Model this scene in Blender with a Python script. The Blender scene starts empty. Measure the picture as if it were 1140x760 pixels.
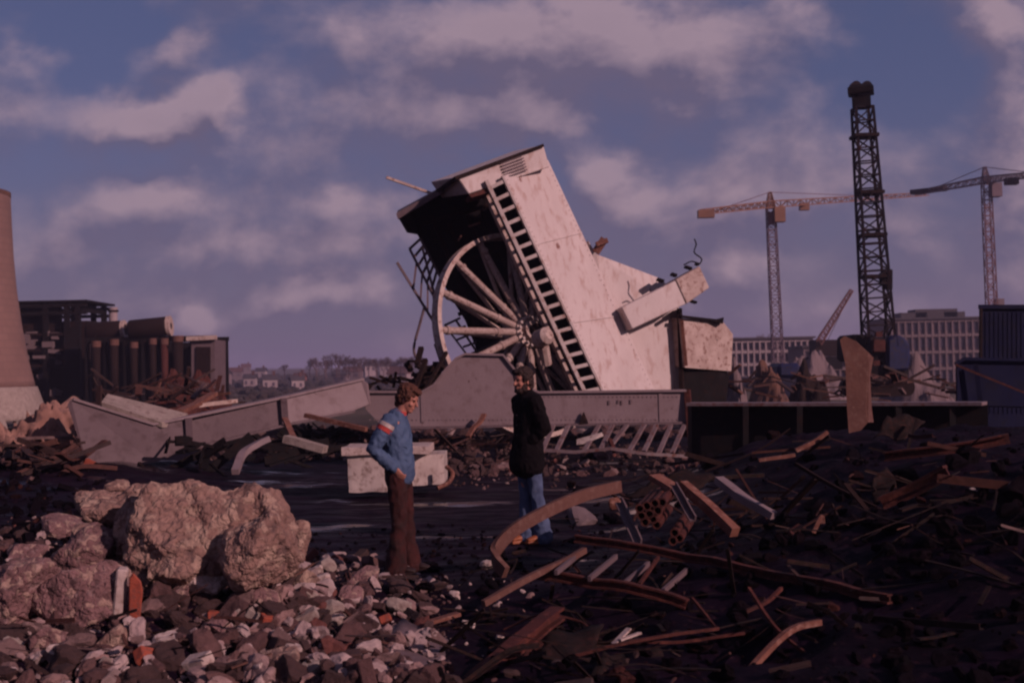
import bpy, bmesh, math, random
from mathutils import Vector, Matrix, noise, Quaternion
R = math.radians
random.seed(7)
scene = bpy.context.scene
col = scene.collection

# ------------------------------------------------------------------ camera
FPX = 1425.0                      # focal length in pixels of the 1140 px wide photograph
CAM = Vector((0, 0, 1.95))
PITCH, ROLL = R(1.29), R(1.2)
cam_d = bpy.data.cameras.new('camera')
cam_d.sensor_width = 36; cam_d.lens = 45; cam_d.clip_end = 9000; cam_d.clip_start = .1
cam = bpy.data.objects.new('camera', cam_d); col.objects.link(cam)
M3 = Matrix.Rotation(math.pi/2 + PITCH, 3, 'X') @ Matrix.Rotation(-ROLL, 3, 'Z')
cam.location = CAM; cam.rotation_euler = M3.to_euler()
scene.camera = cam
cam_d.dof.use_dof = True; cam_d.dof.focus_distance = 14; cam_d.dof.aperture_fstop = 3.2
scene.cycles.filter_width = 2.3
scene.cycles.volume_bounces = 0; scene.cycles.max_bounces = 6

# ------------------------------------------------------------------ sun, sky, exposure
SUN_DIR = Vector((0.73, -0.62, 0.43)).normalized()     # towards the sun: right, behind the camera
sun_el = math.asin(SUN_DIR.z); sun_az = math.atan2(SUN_DIR.x, SUN_DIR.y)
sd = bpy.data.lights.new('sun', 'SUN'); sd.energy = 4.9; sd.angle = R(.55); sd.color = (1.0, .675, .655)
so = bpy.data.objects.new('sun', sd); col.objects.link(so)
so.rotation_euler = SUN_DIR.to_track_quat('Z', 'Y').to_euler()
vs = scene.view_settings
vs.view_transform = 'Standard'; vs.look = 'None'; vs.gamma = 1; vs.exposure = -.35
vs.use_curve_mapping = False

w = bpy.data.worlds.new('World'); scene.world = w; w.use_nodes = True
nt = w.node_tree; nt.nodes.clear()
def N(tree, t, **kw):
    n = tree.nodes.new(t)
    for k, v in kw.items(): setattr(n, k, v)
    return n
def mathn(tree, op, a, b=None, c=None, clamp=False):
    n = N(tree, 'ShaderNodeMath', operation=op, use_clamp=clamp)
    for i, v in enumerate((a, b, c)):
        if v is None: continue
        if isinstance(v, (int, float)): n.inputs[i].default_value = v
        else: tree.links.new(v, n.inputs[i])
    return n.outputs[0]
def mixc(tree, fac, a, b, mode='MIX'):
    n = N(tree, 'ShaderNodeMix', data_type='RGBA', blend_type=mode)
    for i, v in ((0, fac), (6, a), (7, b)):
        if isinstance(v, (int, float)): n.inputs[i].default_value = v
        elif isinstance(v, tuple): n.inputs[i].default_value = (v + (1,))[:4]
        else: tree.links.new(v, n.inputs[i])
    return n.outputs[2]
sky = N(nt, 'ShaderNodeTexSky', sky_type='NISHITA', sun_disc=False)
sky.sun_elevation = sun_el; sky.sun_rotation = sun_az; sky.air_density = 1.0; sky.dust_density = .6
tc = N(nt, 'ShaderNodeTexCoord')
sep = N(nt, 'ShaderNodeSeparateXYZ'); nt.links.new(tc.outputs['Generated'], sep.inputs[0])
X, Y, Z = sep.outputs
Yc = mathn(nt, 'MAXIMUM', mathn(nt, 'ABSOLUTE', Y), .25)
U = mathn(nt, 'DIVIDE', X, Yc); V = mathn(nt, 'DIVIDE', Z, Yc)
def dens(du, dv):
    cb = N(nt, 'ShaderNodeCombineXYZ')
    u = mathn(nt, 'ADD', U, du); v = mathn(nt, 'ADD', V, dv)
    nt.links.new(u, cb.inputs[0]); nt.links.new(mathn(nt, 'MULTIPLY', v, 1.3), cb.inputs[1]); nt.links.new(mathn(nt,'SIGN',Y), cb.inputs[2])
    n1 = N(nt, 'ShaderNodeTexNoise'); n1.inputs['Scale'].default_value = 10.5; n1.inputs['Detail'].default_value = 7; n1.inputs['Roughness'].default_value = .55; n1.inputs['Distortion'].default_value = .12
    nt.links.new(cb.outputs[0], n1.inputs['Vector'])
    d = mathn(nt, 'MULTIPLY_ADD', n1.outputs[0], 1.7, -1.0)
    n2 = N(nt, 'ShaderNodeTexNoise'); n2.inputs['Scale'].default_value = 26; n2.inputs['Detail'].default_value = 5; n2.inputs['Roughness'].default_value = .55
    nt.links.new(cb.outputs[0], n2.inputs['Vector']); s2 = N(nt, 'ShaderNodeSeparateColor'); nt.links.new(n2.outputs['Color'], s2.inputs[0])
    u = mathn(nt, 'ADD', u, mathn(nt, 'MULTIPLY_ADD', s2.outputs[0], .05, -.025)); v = mathn(nt, 'ADD', v, mathn(nt, 'MULTIPLY_ADD', s2.outputs[1], .04, -.02))
    # banks of cloud (x, y, half width, half height in photo pixels, strength)
    for (px, py, rw, rh, s) in BANKS:
        cu, cv = (px-570)/FPX, (412-py)/FPX
        a = mathn(nt, 'MULTIPLY', mathn(nt, 'SUBTRACT', u, cu), FPX/rw)
        b = mathn(nt, 'MULTIPLY', mathn(nt, 'SUBTRACT', v, cv), FPX/rh)
        q = mathn(nt, 'ADD', mathn(nt, 'MULTIPLY', a, a), mathn(nt, 'MULTIPLY', b, b))
        g = mathn(nt, 'POWER', 2.718, mathn(nt, 'MULTIPLY', q, -1.0))
        d = mathn(nt, 'MULTIPLY_ADD', g, s, d)
    return d
BANKS = [(215,118,62,30,.75),(160,135,70,22,.4),(245,98,22,24,.35),(205,45,40,28,.5),(25,60,70,30,.35),(60,110,90,34,.3),(740,60,150,50,.7),(520,30,130,40,.55),(640,20,120,30,.3),(900,22,60,30,.5),(600,128,75,30,.75),(440,120,130,50,.35),
         (672,190,44,26,.7),(700,235,90,40,.6),(180,215,90,34,.55),(60,270,150,40,.3),(270,265,80,26,.45),(390,222,60,22,.45),(410,262,70,20,.35),(355,322,80,20,.6),(425,300,30,14,.3),(215,347,30,16,.6),
         (1115,45,45,48,.8),(1130,130,30,50,.4),(1125,250,40,60,.55),(1000,265,40,24,.4),(910,90,50,60,.2),(820,300,40,18,.4),(860,200,130,40,.2),(830,340,160,40,.2),(130,20,100,30,-.5),(110,75,60,18,-.3),(1000,70,90,60,-.55),(600,190,70,20,-.35),(500,345,60,30,-.2),(60,350,160,40,.15)]
d0 = dens(0, 0); d1 = dens(.014, .026)
cov = N(nt, 'ShaderNodeMapRange', interpolation_type='SMOOTHSTEP'); cov.inputs[1].default_value = -.46; cov.inputs[2].default_value = .50
nt.links.new(d0, cov.inputs[0])
lit = mathn(nt, 'MULTIPLY_ADD', mathn(nt, 'SUBTRACT', d0, d1), 1.7, .30, clamp=True)
thick = N(nt, 'ShaderNodeMapRange', interpolation_type='SMOOTHSTEP'); thick.inputs[1].default_value = .1; thick.inputs[2].default_value = 1.1
nt.links.new(d0, thick.inputs[0])
cl = mixc(nt, lit, (1.85, 1.50, 2.45), (5.3, 3.75, 4.55))
cl = mixc(nt, mathn(nt, 'MULTIPLY', thick.outputs[0], .2), cl, (2.5, 1.85, 2.5))
skyt = mixc(nt, 1.0, sky.outputs[0], (.74, .50, .72), 'MULTIPLY')
skyt = mixc(nt, .65, skyt, (.70, 1.10, 2.45))
# faint purple air low down
lowf = N(nt, 'ShaderNodeMapRange', interpolation_type='SMOOTHSTEP'); lowf.inputs[1].default_value = .22; lowf.inputs[2].default_value = -.02
nt.links.new(V, lowf.inputs[0])
skyt = mixc(nt, mathn(nt, 'MULTIPLY', lowf.outputs[0], .75), skyt, (1.95, 1.55, 2.4))
skyc = mixc(nt, mathn(nt, 'MULTIPLY', cov.outputs[0], .88), skyt, cl)
bg = N(nt, 'ShaderNodeBackground'); bg.inputs[1].default_value = .092
nt.links.new(skyc, bg.inputs[0])
wo = N(nt, 'ShaderNodeOutputWorld'); nt.links.new(bg.outputs[0], wo.inputs[0])

# ------------------------------------------------------------------ helpers
def ray(px, py):
    v = Vector(((px-570)/FPX, -(py-380)/FPX, -1))
    return M3 @ v
def at(px, py, d):
    """point at distance d (metres along the view axis) seen at photo pixel px, py"""
    r = ray(px, py)
    return CAM + r * d
def fbm(x, y, z=0, o=4, s=1.0):
    return noise.fractal(Vector((x*s, y*s, z)), 1.0, 2.0, o)
def sst(a, b, x):
    t = min(1, max(0, (x-a)/(b-a))); return t*t*(3-2*t)
def H(x, y):
    z = 0
    z -= 2.0 * sst(34, 75, y)
    if y < 40 and y > 2:
        z += .42 * math.exp(-((x+2.6)/1.9)**2 - ((y-9.4)/1.7)**2)
        z += .10 * sst(9.5, 7, y)
        rh = sst(.8, 4.6, x - .02*(y-10)) * sst(5, 10.5, y) * (1-sst(19, 25, y))
        z += .92 * rh
        z += .25 * math.exp(-((x-1.6)/1.0)**2 - ((y-10.6)/1.2)**2)
        z += .5 * math.exp(-((x+9)/3.4)**2 - ((y-24)/3.4)**2)
        rub = .18 + .82 * max(sst(11.6, 10.2, y), rh, sst(-4.6, -6, x)*.5)
        z += rub * (.12*fbm(x, y, 1, 5, 1.3) + .04*fbm(x, y, 3, 3, 5))
        if abs(x) < 9: z += .03 * fbm(x, y, 5, 3, .5)
    if y > 34:
        z += .7*fbm(x, y, 2, 4, .09) * sst(34, 50, y) * (1-sst(150, 200, y))
    if y > 300:
        z += 11 * sst(380, 1100, y) * (.65+.5*fbm(x, y, 4, 3, .002)) * (1 - .4*sst(-50, 200, x))
        z += 22 * sst(1300, 2600, y) * (.5+.4*fbm(x, y, 9, 3, .0012))
    return z
def gp(px, py, dmax=60):
    """where the ray through a photo pixel meets the ground"""
    r = ray(px, py); d = 4.0
    while d < dmax:
        p = CAM + r*d
        if p.z < H(p.x, p.y): break
        d += .04
    return Vector((p.x, p.y, H(p.x, p.y))), d

class MB:
    def __init__(s): s.v = []; s.f = []
    def add(s, vs, fs):
        o = len(s.v); s.v += [tuple(v) for v in vs]; s.f += [tuple(i+o for i in f) for f in fs]
    def box(s, c, sx, sy, sz, rot=None):
        m = rot or Matrix.Identity(3); c = Vector(c)
        vs = [c + m @ Vector((x*sx/2, y*sy/2, z*sz/2)) for x in (-1,1) for y in (-1,1) for z in (-1,1)]
        s.add(vs, [(0,1,3,2),(4,6,7,5),(0,4,5,1),(2,3,7,6),(0,2,6,4),(1,5,7,3)])
    def sweep(s, pts, prof, up=(0,0,1), scale=None):
        """closed 2-D profile swept along points, capped"""
        pts = [Vector(p) for p in pts]; n = len(prof); vs = []; up = Vector(up)
        for i, p in enumerate(pts):
            t = (pts[min(i+1, len(pts)-1)] - pts[max(i-1, 0)]).normalized()
            u = up if abs(t.dot(up)) < .97 else Vector((.3, 1, .1)).normalized()
            a = t.cross(u).normalized(); b = a.cross(t).normalized()
            k = scale[i] if scale else 1
            for (x, y) in prof: vs.append(p + a*x*k + b*y*k)
        fs = []
        for i in range(len(pts)-1):
            for j in range(n):
                k = (j+1) % n
                fs.append((i*n+j, i*n+k, (i+1)*n+k, (i+1)*n+j))
        fs.append(tuple(range(n))[::-1]); fs.append(tuple((len(pts)-1)*n + j for j in range(n)))
        s.add(vs, fs)
    def bar(s, a, b, w=.05, h=None, up=(0,0,1)):
        h = h or w
        s.sweep([a, b], [(-w/2,-h/2),(w/2,-h/2),(w/2,h/2),(-w/2,h/2)], up)
    def tube(s, pts, r, n=8, scale=None):
        s.sweep(pts, [(r*math.cos(2*math.pi*i/n), r*math.sin(2*math.pi*i/n)) for i in range(n)], scale=scale)
    def prism(s, front, off):
        """polygon (3-D points) extruded by off (vector or list of points)"""
        front = [Vector(p) for p in front]; n = len(front)
        back = [p + Vector(off) for p in front]
        fs = [tuple(range(n)), tuple(range(n, 2*n))[::-1]]
        for i in range(n):
            j = (i+1) % n; fs.append((i, i+n, j+n, j))
        s.add(front+back, fs)
    def build(s, name, mat, parent=None, loc=None, bevel=0, smooth=False, disp=None):
        me = bpy.data.meshes.new(name)
        vs = s.v
        if loc is not None:
            L = Vector(loc); vs = [Vector(v)-L for v in vs]
        me.from_pydata([tuple(v) for v in vs], [], s.f); me.update()
        bm = bmesh.new(); bm.from_mesh(me); bmesh.ops.recalc_face_normals(bm, faces=bm.faces); bm.to_mesh(me); bm.free()
        if smooth: me.polygons.foreach_set('use_smooth', [True]*len(me.polygons))
        me.materials.append(mat)
        o = bpy.data.objects.new(name, me); col.objects.link(o)
        if loc is not None and parent is None: o.location = loc
        if parent is not None: o.parent = parent
        if bevel:
            b = o.modifiers.new('bevel', 'BEVEL'); b.width = bevel; b.segments = 1; b.limit_method = 'ANGLE'
        return o
def IP(w, h, t=.1):          # I-section profile
    t = t*h; 
    return [(-w/2,-h/2),(w/2,-h/2),(w/2,-h/2+t),(t/2,-h/2+t),(t/2,h/2-t),(w/2,h/2-t),(w/2,h/2),(-w/2,h/2),(-w/2,h/2-t),(-t/2,h/2-t),(-t/2,-h/2+t),(-w/2,-h/2+t)]
def LP(w, h, t=.015):
    return [(0,0),(w,0),(w,t),(t,t),(t,h),(0,h)]
def RP(w, h): return [(-w/2,-h/2),(w/2,-h/2),(w/2,h/2),(-w/2,h/2)]
def tag(o, label=None, cat=None, group=None, kind=None):
    if label: o['label'] = label
    if cat: o['category'] = cat
    if group: o['group'] = group
    if kind: o['kind'] = kind
    return o
def empty(name, loc, label, cat, group=None, rz=0):
    o = bpy.data.objects.new(name, None); col.objects.link(o); o.location = loc; o.rotation_euler.z = rz
    o.empty_display_size = .2
    bpy.context.view_layer.update()
    return tag(o, label, cat, group)
def part(name, mb, mat, root, **kw):
    """geometry given in world space, parented to a root with translation only"""
    return mb.build(name, mat, root, loc=abs_loc(root), **kw)
def abs_loc(o):
    v = Vector(o.location)
    while o.parent: o = o.parent; v += Vector(o.location)
    return v
def copy_tree(o, parent=None):
    c = o.copy(); col.objects.link(c); c.parent = parent
    for ch in list(o.children): copy_tree(ch, c)
    return c
def jit(pts, k):
    return [Vector(p)+Vector((random.uniform(-k,k), random.uniform(-k,k), random.uniform(-k,k))) for p in pts]
def bend(pts, n=10, k=0.0, seed=0):
    """smooth Catmull-Rom through points, with small irregular kinks"""
    pts = [Vector(p) for p in pts]; P = [pts[0]*2-pts[1]] + pts + [pts[-1]*2-pts[-2]]; out = []
    for i in range(1, len(P)-2):
        for j in range(n):
            t = j/n; a, b, c, d = P[i-1], P[i], P[i+1], P[i+2]
            out.append(.5*((2*b)+(-a+c)*t+(2*a-5*b+4*c-d)*t*t+(-a+3*b-3*c+d)*t**3))
    out.append(pts[-1])
    if k: out = [p + k*Vector(noise.noise_vector(p*3+Vector((seed,0,0)))) for p in out]
    return out

# ------------------------------------------------------------------ materials
def mat(name, c1, c2=None, c3=None, scale=3, rough=.8, bump=.3, bscale=None, metal=0, spec=.3, fac=.5, island=None, coords='Object', spots=None, detail=8, stretch=None, vor=None):
    K = .80; sc_ = lambda c: tuple((c[0]*K, c[1]*K*.89, c[2]*K*.95)) if c else c
    c1, c2, c3 = sc_(c1), sc_(c2), sc_(c3); spots = (sc_(spots[0]),)+spots[1:] if spots else None; island = [(p_, sc_(c_)) for p_, c_ in island] if island else None
    m = bpy.data.materials.new(name); m.use_nodes = True; t = m.node_tree; b = t.nodes['Principled BSDF']
    tcn = N(t, 'ShaderNodeTexCoord'); vec = tcn.outputs[coords]
    if stretch:
        mp = N(t, 'ShaderNodeMapping'); mp.inputs['Scale'].default_value = stretch; t.links.new(vec, mp.inputs[0]); vec = mp.outputs[0]
    def nz(sc, det=detail, ro=.6):
        n = N(t, 'ShaderNodeTexNoise'); n.inputs['Scale'].default_value = sc; n.inputs['Detail'].default_value = det; n.inputs['Roughness'].default_value = ro
        t.links.new(vec, n.inputs['Vector']); return n.outputs[0]
    c2 = c2 or tuple(v*.6 for v in c1)
    n1 = nz(scale)
    mr = N(t, 'ShaderNodeMapRange'); mr.inputs[1].default_value = .5-fac*.3; mr.inputs[2].default_value = .5+fac*.3; t.links.new(n1, mr.inputs[0])
    c = mixc(t, mr.outputs[0], c1, c2)
    if c3:
        n2 = nz(scale*3.7)
        mr2 = N(t, 'ShaderNodeMapRange'); mr2.inputs[1].default_value = .52; mr2.inputs[2].default_value = .66; t.links.new(n2, mr2.inputs[0])
        c = mixc(t, mr2.outputs[0], c, c3)
    if island:
        g = N(t, 'ShaderNodeNewGeometry'); cr = N(t, 'ShaderNodeValToRGB'); cr.color_ramp.interpolation = 'CONSTANT'
        el = cr.color_ramp.elements
        while len(el) < len(island): el.new(.5)
        for i, (p, cc) in enumerate(island): el[i].position = p; el[i].color = cc + (1,)
        t.links.new(g.outputs['Random Per Island'], cr.inputs[0])
        c = mixc(t, .62, c, cr.outputs[0])
        c = mixc(t, mathn(t, 'MULTIPLY', mr.outputs[0], .45), c, tuple(v*.35 for v in c1))
    if spots:
        n3 = nz(spots[1], 3)
        mr3 = N(t, 'ShaderNodeMapRange'); mr3.inputs[1].default_value = spots[2]; mr3.inputs[2].default_value = spots[2]+.06; t.links.new(n3, mr3.inputs[0])
        c = mixc(t, mr3.outputs[0], c, spots[0])
    vh = None
    if vor:
        dv_ = N(t, 'ShaderNodeTexNoise'); dv_.inputs['Scale'].default_value = vor*.8; dv_.inputs['Detail'].default_value = 4; t.links.new(vec, dv_.inputs['Vector'])
        ad = N(t, 'ShaderNodeVectorMath', operation='MULTIPLY_ADD'); t.links.new(dv_.outputs['Color'], ad.inputs[0]); ad.inputs[1].default_value = (.16,.16,.16); t.links.new(vec, ad.inputs[2])
        vt = N(t, 'ShaderNodeTexVoronoi', feature='DISTANCE_TO_EDGE'); vt.inputs['Scale'].default_value = vor; t.links.new(ad.outputs[0], vt.inputs['Vector'])
        vr = N(t, 'ShaderNodeMapRange'); vr.inputs[1].default_value = 0; vr.inputs[2].default_value = .22; t.links.new(vt.outputs['Distance'], vr.inputs[0]); vh = vr.outputs[0]
        vc = N(t, 'ShaderNodeTexVoronoi'); vc.inputs['Scale'].default_value = vor; t.links.new(ad.outputs[0], vc.inputs['Vector'])
        sp_ = N(t, 'ShaderNodeSeparateColor'); t.links.new(vc.outputs['Color'], sp_.inputs[0])
        c = mixc(t, mathn(t, 'MULTIPLY', sp_.outputs[0], .28), c, tuple(v*.35 for v in c1))
        c = mixc(t, mathn(t, 'MULTIPLY', mathn(t, 'GREATER_THAN', sp_.outputs[1], .72), .55), c, (.36,.24,.19))
        c = mixc(t, mathn(t, 'MULTIPLY_ADD', vh, -.22, .22), c, c3)
    t.links.new(c, b.inputs['Base Color'])
    nr = nz(scale*2.3, 4)
    t.links.new(mathn(t, 'MULTIPLY_ADD', nr, .3, rough-.15, clamp=True), b.inputs['Roughness'])
    b.inputs['Metallic'].default_value = metal; b.inputs['Specular IOR Level'].default_value = spec
    if bump:
        bp = N(t, 'ShaderNodeBump'); bp.inputs['Strength'].default_value = bump; bp.inputs['Distance'].default_value = .03
        hh_ = nz(bscale or scale*4, 8, .65)
        if vh: hh_ = mathn(t, 'MULTIPLY_ADD', vh, .9, hh_)
        t.links.new(hh_, bp.inputs['Height']); t.links.new(bp.outputs[0], b.inputs['Normal'])
    return m
MT = {}
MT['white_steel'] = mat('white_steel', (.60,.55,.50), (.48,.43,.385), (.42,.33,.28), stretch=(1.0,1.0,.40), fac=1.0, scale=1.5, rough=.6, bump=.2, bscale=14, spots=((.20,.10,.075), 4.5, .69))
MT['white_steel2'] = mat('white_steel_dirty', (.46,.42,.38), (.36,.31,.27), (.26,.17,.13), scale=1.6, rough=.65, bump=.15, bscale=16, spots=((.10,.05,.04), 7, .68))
MT['spoke'] = mat('stained_spoke', (.44,.37,.31), (.28,.20,.165), (.16,.09,.07), scale=4, rough=.7, bump=.3, bscale=25, fac=.9)
MT['cream'] = mat('cream_steel', (.52,.44,.37), (.36,.28,.23), (.20,.11,.08), scale=2.2, rough=.65, bump=.2, bscale=20, spots=((.08,.035,.03), 6, .66))
MT['dark'] = mat('shade_black_steel', (.005,.004,.005), (.008,.005,.006), (.014,.006,.005), scale=2, rough=.85, bump=.3, spec=.15)  # dark steel; the black of shaded recesses is put into this colour too
MT['rust'] = mat('rusty_steel', (.075,.018,.013), (.038,.011,.009), (.12,.036,.024), spec=.25, scale=5, rough=.8, bump=.4, bscale=30)
MT['rust_lt'] = mat('pale_rusty_steel', (.20,.085,.055), (.12,.045,.03), (.27,.15,.11), scale=5, rough=.8, bump=.4, bscale=30)
MT['dull'] = mat('dull_brown_steel', (.13,.062,.045), (.10,.045,.034), (.15,.085,.065), scale=4, rough=.85, bump=.3, bscale=22)
MT['rust_dk'] = mat('dark_rusty_steel', (.014,.005,.004), (.007,.003,.003), (.034,.011,.008), scale=6, rough=.85, bump=.4, bscale=30, spec=.2)
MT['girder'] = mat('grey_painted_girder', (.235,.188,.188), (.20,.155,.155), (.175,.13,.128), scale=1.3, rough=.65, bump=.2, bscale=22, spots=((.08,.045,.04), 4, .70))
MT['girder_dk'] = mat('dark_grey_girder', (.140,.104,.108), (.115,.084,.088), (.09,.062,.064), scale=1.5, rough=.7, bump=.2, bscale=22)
MT['rail'] = mat('grey_rail', (.22,.18,.18), (.15,.11,.11), (.13,.05,.035), scale=3, rough=.5, bump=.1)
MT['concrete'] = mat('concrete', (.36,.31,.26), (.26,.22,.18), (.18,.13,.11), scale=3, rough=.9, bump=.5, bscale=16)
MT['concrete_w'] = mat('whitewashed_concrete', (.52,.47,.41), (.36,.31,.27), (.22,.17,.14), scale=2.6, rough=.85, bump=.3, bscale=14)
MT['masonry'] = mat('broken_masonry', (.34,.225,.175), (.20,.115,.088), (.10,.065,.06), scale=2.2, rough=.95, bump=.5, bscale=11, fac=.8, vor=13, spots=((.37,.27,.20), 6, .56))
MT['masonry2'] = mat('pinkish_masonry', (.29,.175,.165), (.16,.085,.08), (.085,.05,.048), scale=3, rough=.95, bump=.5, bscale=16, fac=.8, vor=15, spots=((.32,.22,.20), 9, .60))
MT['brick'] = mat('orange_brick', (.36,.085,.045), (.26,.06,.035), (.20,.075,.055), scale=9, rough=.9, bump=.4)
MT['palest'] = mat('pale_plaster', (.56,.48,.42), (.40,.33,.28), (.25,.18,.15), scale=6, rough=.9, bump=.4)
isl = [(0,(.012,.005,.006)),(.32,(.09,.042,.040)),(.52,(.25,.17,.155)),(.61,(.20,.055,.038)),(.635,(.06,.028,.028)),(.72,(.40,.32,.29)),(.78,(.15,.08,.072)),(.87,(.030,.014,.015))]
MT['rubble'] = mat('rubble', (.15,.085,.076), (.05,.028,.027), scale=14, rough=.92, fac=.8, bump=.8, bscale=24, island=isl)
MT['palerubble'] = mat('pale_rubble', (.42,.32,.29), (.26,.18,.165), scale=9, rough=.92, bump=.6, bscale=24, island=[(0,(.44,.35,.32)),(.35,(.30,.20,.18)),(.6,(.50,.42,.38)),(.8,(.24,.13,.11))])
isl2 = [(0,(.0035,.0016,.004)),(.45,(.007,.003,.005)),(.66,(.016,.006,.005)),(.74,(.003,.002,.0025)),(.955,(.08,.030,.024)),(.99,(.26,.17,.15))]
MT['darkrubble'] = mat('shade_black_rubble', (.0045,.002,.005), (.003,.0014,.0035), spec=.06, scale=9, rough=.9, bump=.5, bscale=24, island=isl2)  # near-black colour takes the place of shadow over the right heap
isl3 = [(0,(.03,.015,.014)),(.3,(.09,.03,.022)),(.55,(.03,.016,.016)),(.72,(.17,.075,.05)),(.84,(.025,.014,.016)),(.95,(.22,.15,.14))]
MT['scrapmix'] = mat('mixed_scrap', (.07,.028,.02), (.03,.014,.012), scale=9, rough=.75, bump=.3, island=isl3)
MT['crestmix'] = mat('crest_scrap', (.04,.015,.011), (.015,.007,.006), scale=9, rough=.8, bump=.3, spec=.15, island=[(0,(.010,.004,.004)),(.35,(.05,.016,.012)),(.6,(.012,.005,.005)),(.84,(.12,.05,.036)),(.92,(.015,.006,.006))])
MT['blue'] = mat('blue_black_shade', (.002,.0035,.032), (.002,.0025,.022), (.003,.002,.014), scale=1.2, rough=.85, bump=.1, spec=.2)  # blue tint of shaded blacks put into the base colour
MT['craneblue'] = mat('crane_blue', (.008,.014,.075), (.006,.009,.045), (.03,.02,.02), scale=2, rough=.6, bump=.1)
MT['cranelat'] = mat('mast_steel', (.008,.007,.014), (.014,.008,.010), (.028,.010,.010), scale=1, rough=.8, bump=0, spec=.2)
MT['yellow'] = mat('crane_yellow', (.22,.11,.06), (.17,.085,.05), scale=.6, rough=.6, bump=0)
MT['redcr'] = mat('crane_red', (.17,.07,.06), (.13,.055,.05), scale=.6, rough=.6, bump=0)
MT['greycr'] = mat('crane_grey', (.14,.10,.12), (.12,.085,.10), scale=.6, rough=.6, bump=0)
MT['glass'] = mat('window_glass', (.065,.055,.07), (.08,.065,.085), scale=.5, rough=.25, bump=0)
MT['white'] = mat('white_render', (.34,.29,.28), (.27,.22,.22), scale=.3, rough=.8, bump=0)
MT['office'] = mat('office_concrete', (.17,.13,.13), (.14,.105,.105), scale=.3, rough=.85, bump=0)
MT['roof'] = mat('roof_tiles', (.11,.05,.045), (.08,.04,.035), scale=.5, rough=.85, bump=0)
MT['slate'] = mat('slate_roof', (.06,.05,.055), (.045,.038,.045), scale=.5, rough=.8, bump=0)
MT['bark'] = mat('bare_branches', (.10,.065,.065), (.07,.045,.05), scale=.4, rough=.9, bump=0)
MT['soil'] = mat('spoil', (.17,.085,.055), (.09,.05,.04), (.05,.03,.03), scale=.9, rough=.95, bump=.5, bscale=6)
MT['tan'] = mat('tan_clay', (.33,.20,.15), (.22,.12,.09), (.12,.07,.06), scale=1.6, rough=.95, bump=.5, bscale=7)
MT['glassm'] = MT['glass']
# brick courses for the cooling tower
def brick_mat(name, c1, c2, cm, scale, bw=.5, rh=.25, ms=.02):
    m = bpy.data.materials.new(name); m.use_nodes = True; t = m.node_tree; b = t.nodes['Principled BSDF']
    uv = N(t, 'ShaderNodeUVMap'); bt = N(t, 'ShaderNodeTexBrick')
    t.links.new(uv.outputs[0], bt.inputs['Vector'])
    for k, v in (('Color1', c1), ('Color2', c2), ('Mortar', cm)): bt.inputs[k].default_value = v+(1,)
    bt.inputs['Scale'].default_value = scale; bt.inputs['Mortar Size'].default_value = ms
    bt.inputs['Brick Width'].default_value = bw; bt.inputs['Row Height'].default_value = rh
    nz = N(t, 'ShaderNodeTexNoise'); nz.inputs['Scale'].default_value = .35; nz.inputs['Detail'].default_value = 6
    tcn = N(t, 'ShaderNodeTexCoord'); t.links.new(tcn.outputs['Object'], nz.inputs['Vector'])
    mr = N(t, 'ShaderNodeMapRange'); mr.inputs[1].default_value = .35; mr.inputs[2].default_value = .7; t.links.new(nz.outputs[0], mr.inputs[0])
    c = mixc(t, mathn(t, 'MULTIPLY', mr.outputs[0], .45), bt.outputs[0], tuple(v*.6 for v in c1))
    t.links.new(c, b.inputs['Base Color']); b.inputs['Roughness'].default_value = .9
    return m
MT['towerbrick'] = brick_mat('tower_brick', (.185,.098,.084), (.165,.086,.075), (.125,.068,.062), 1.0, 1.6, .8, .035)
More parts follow.
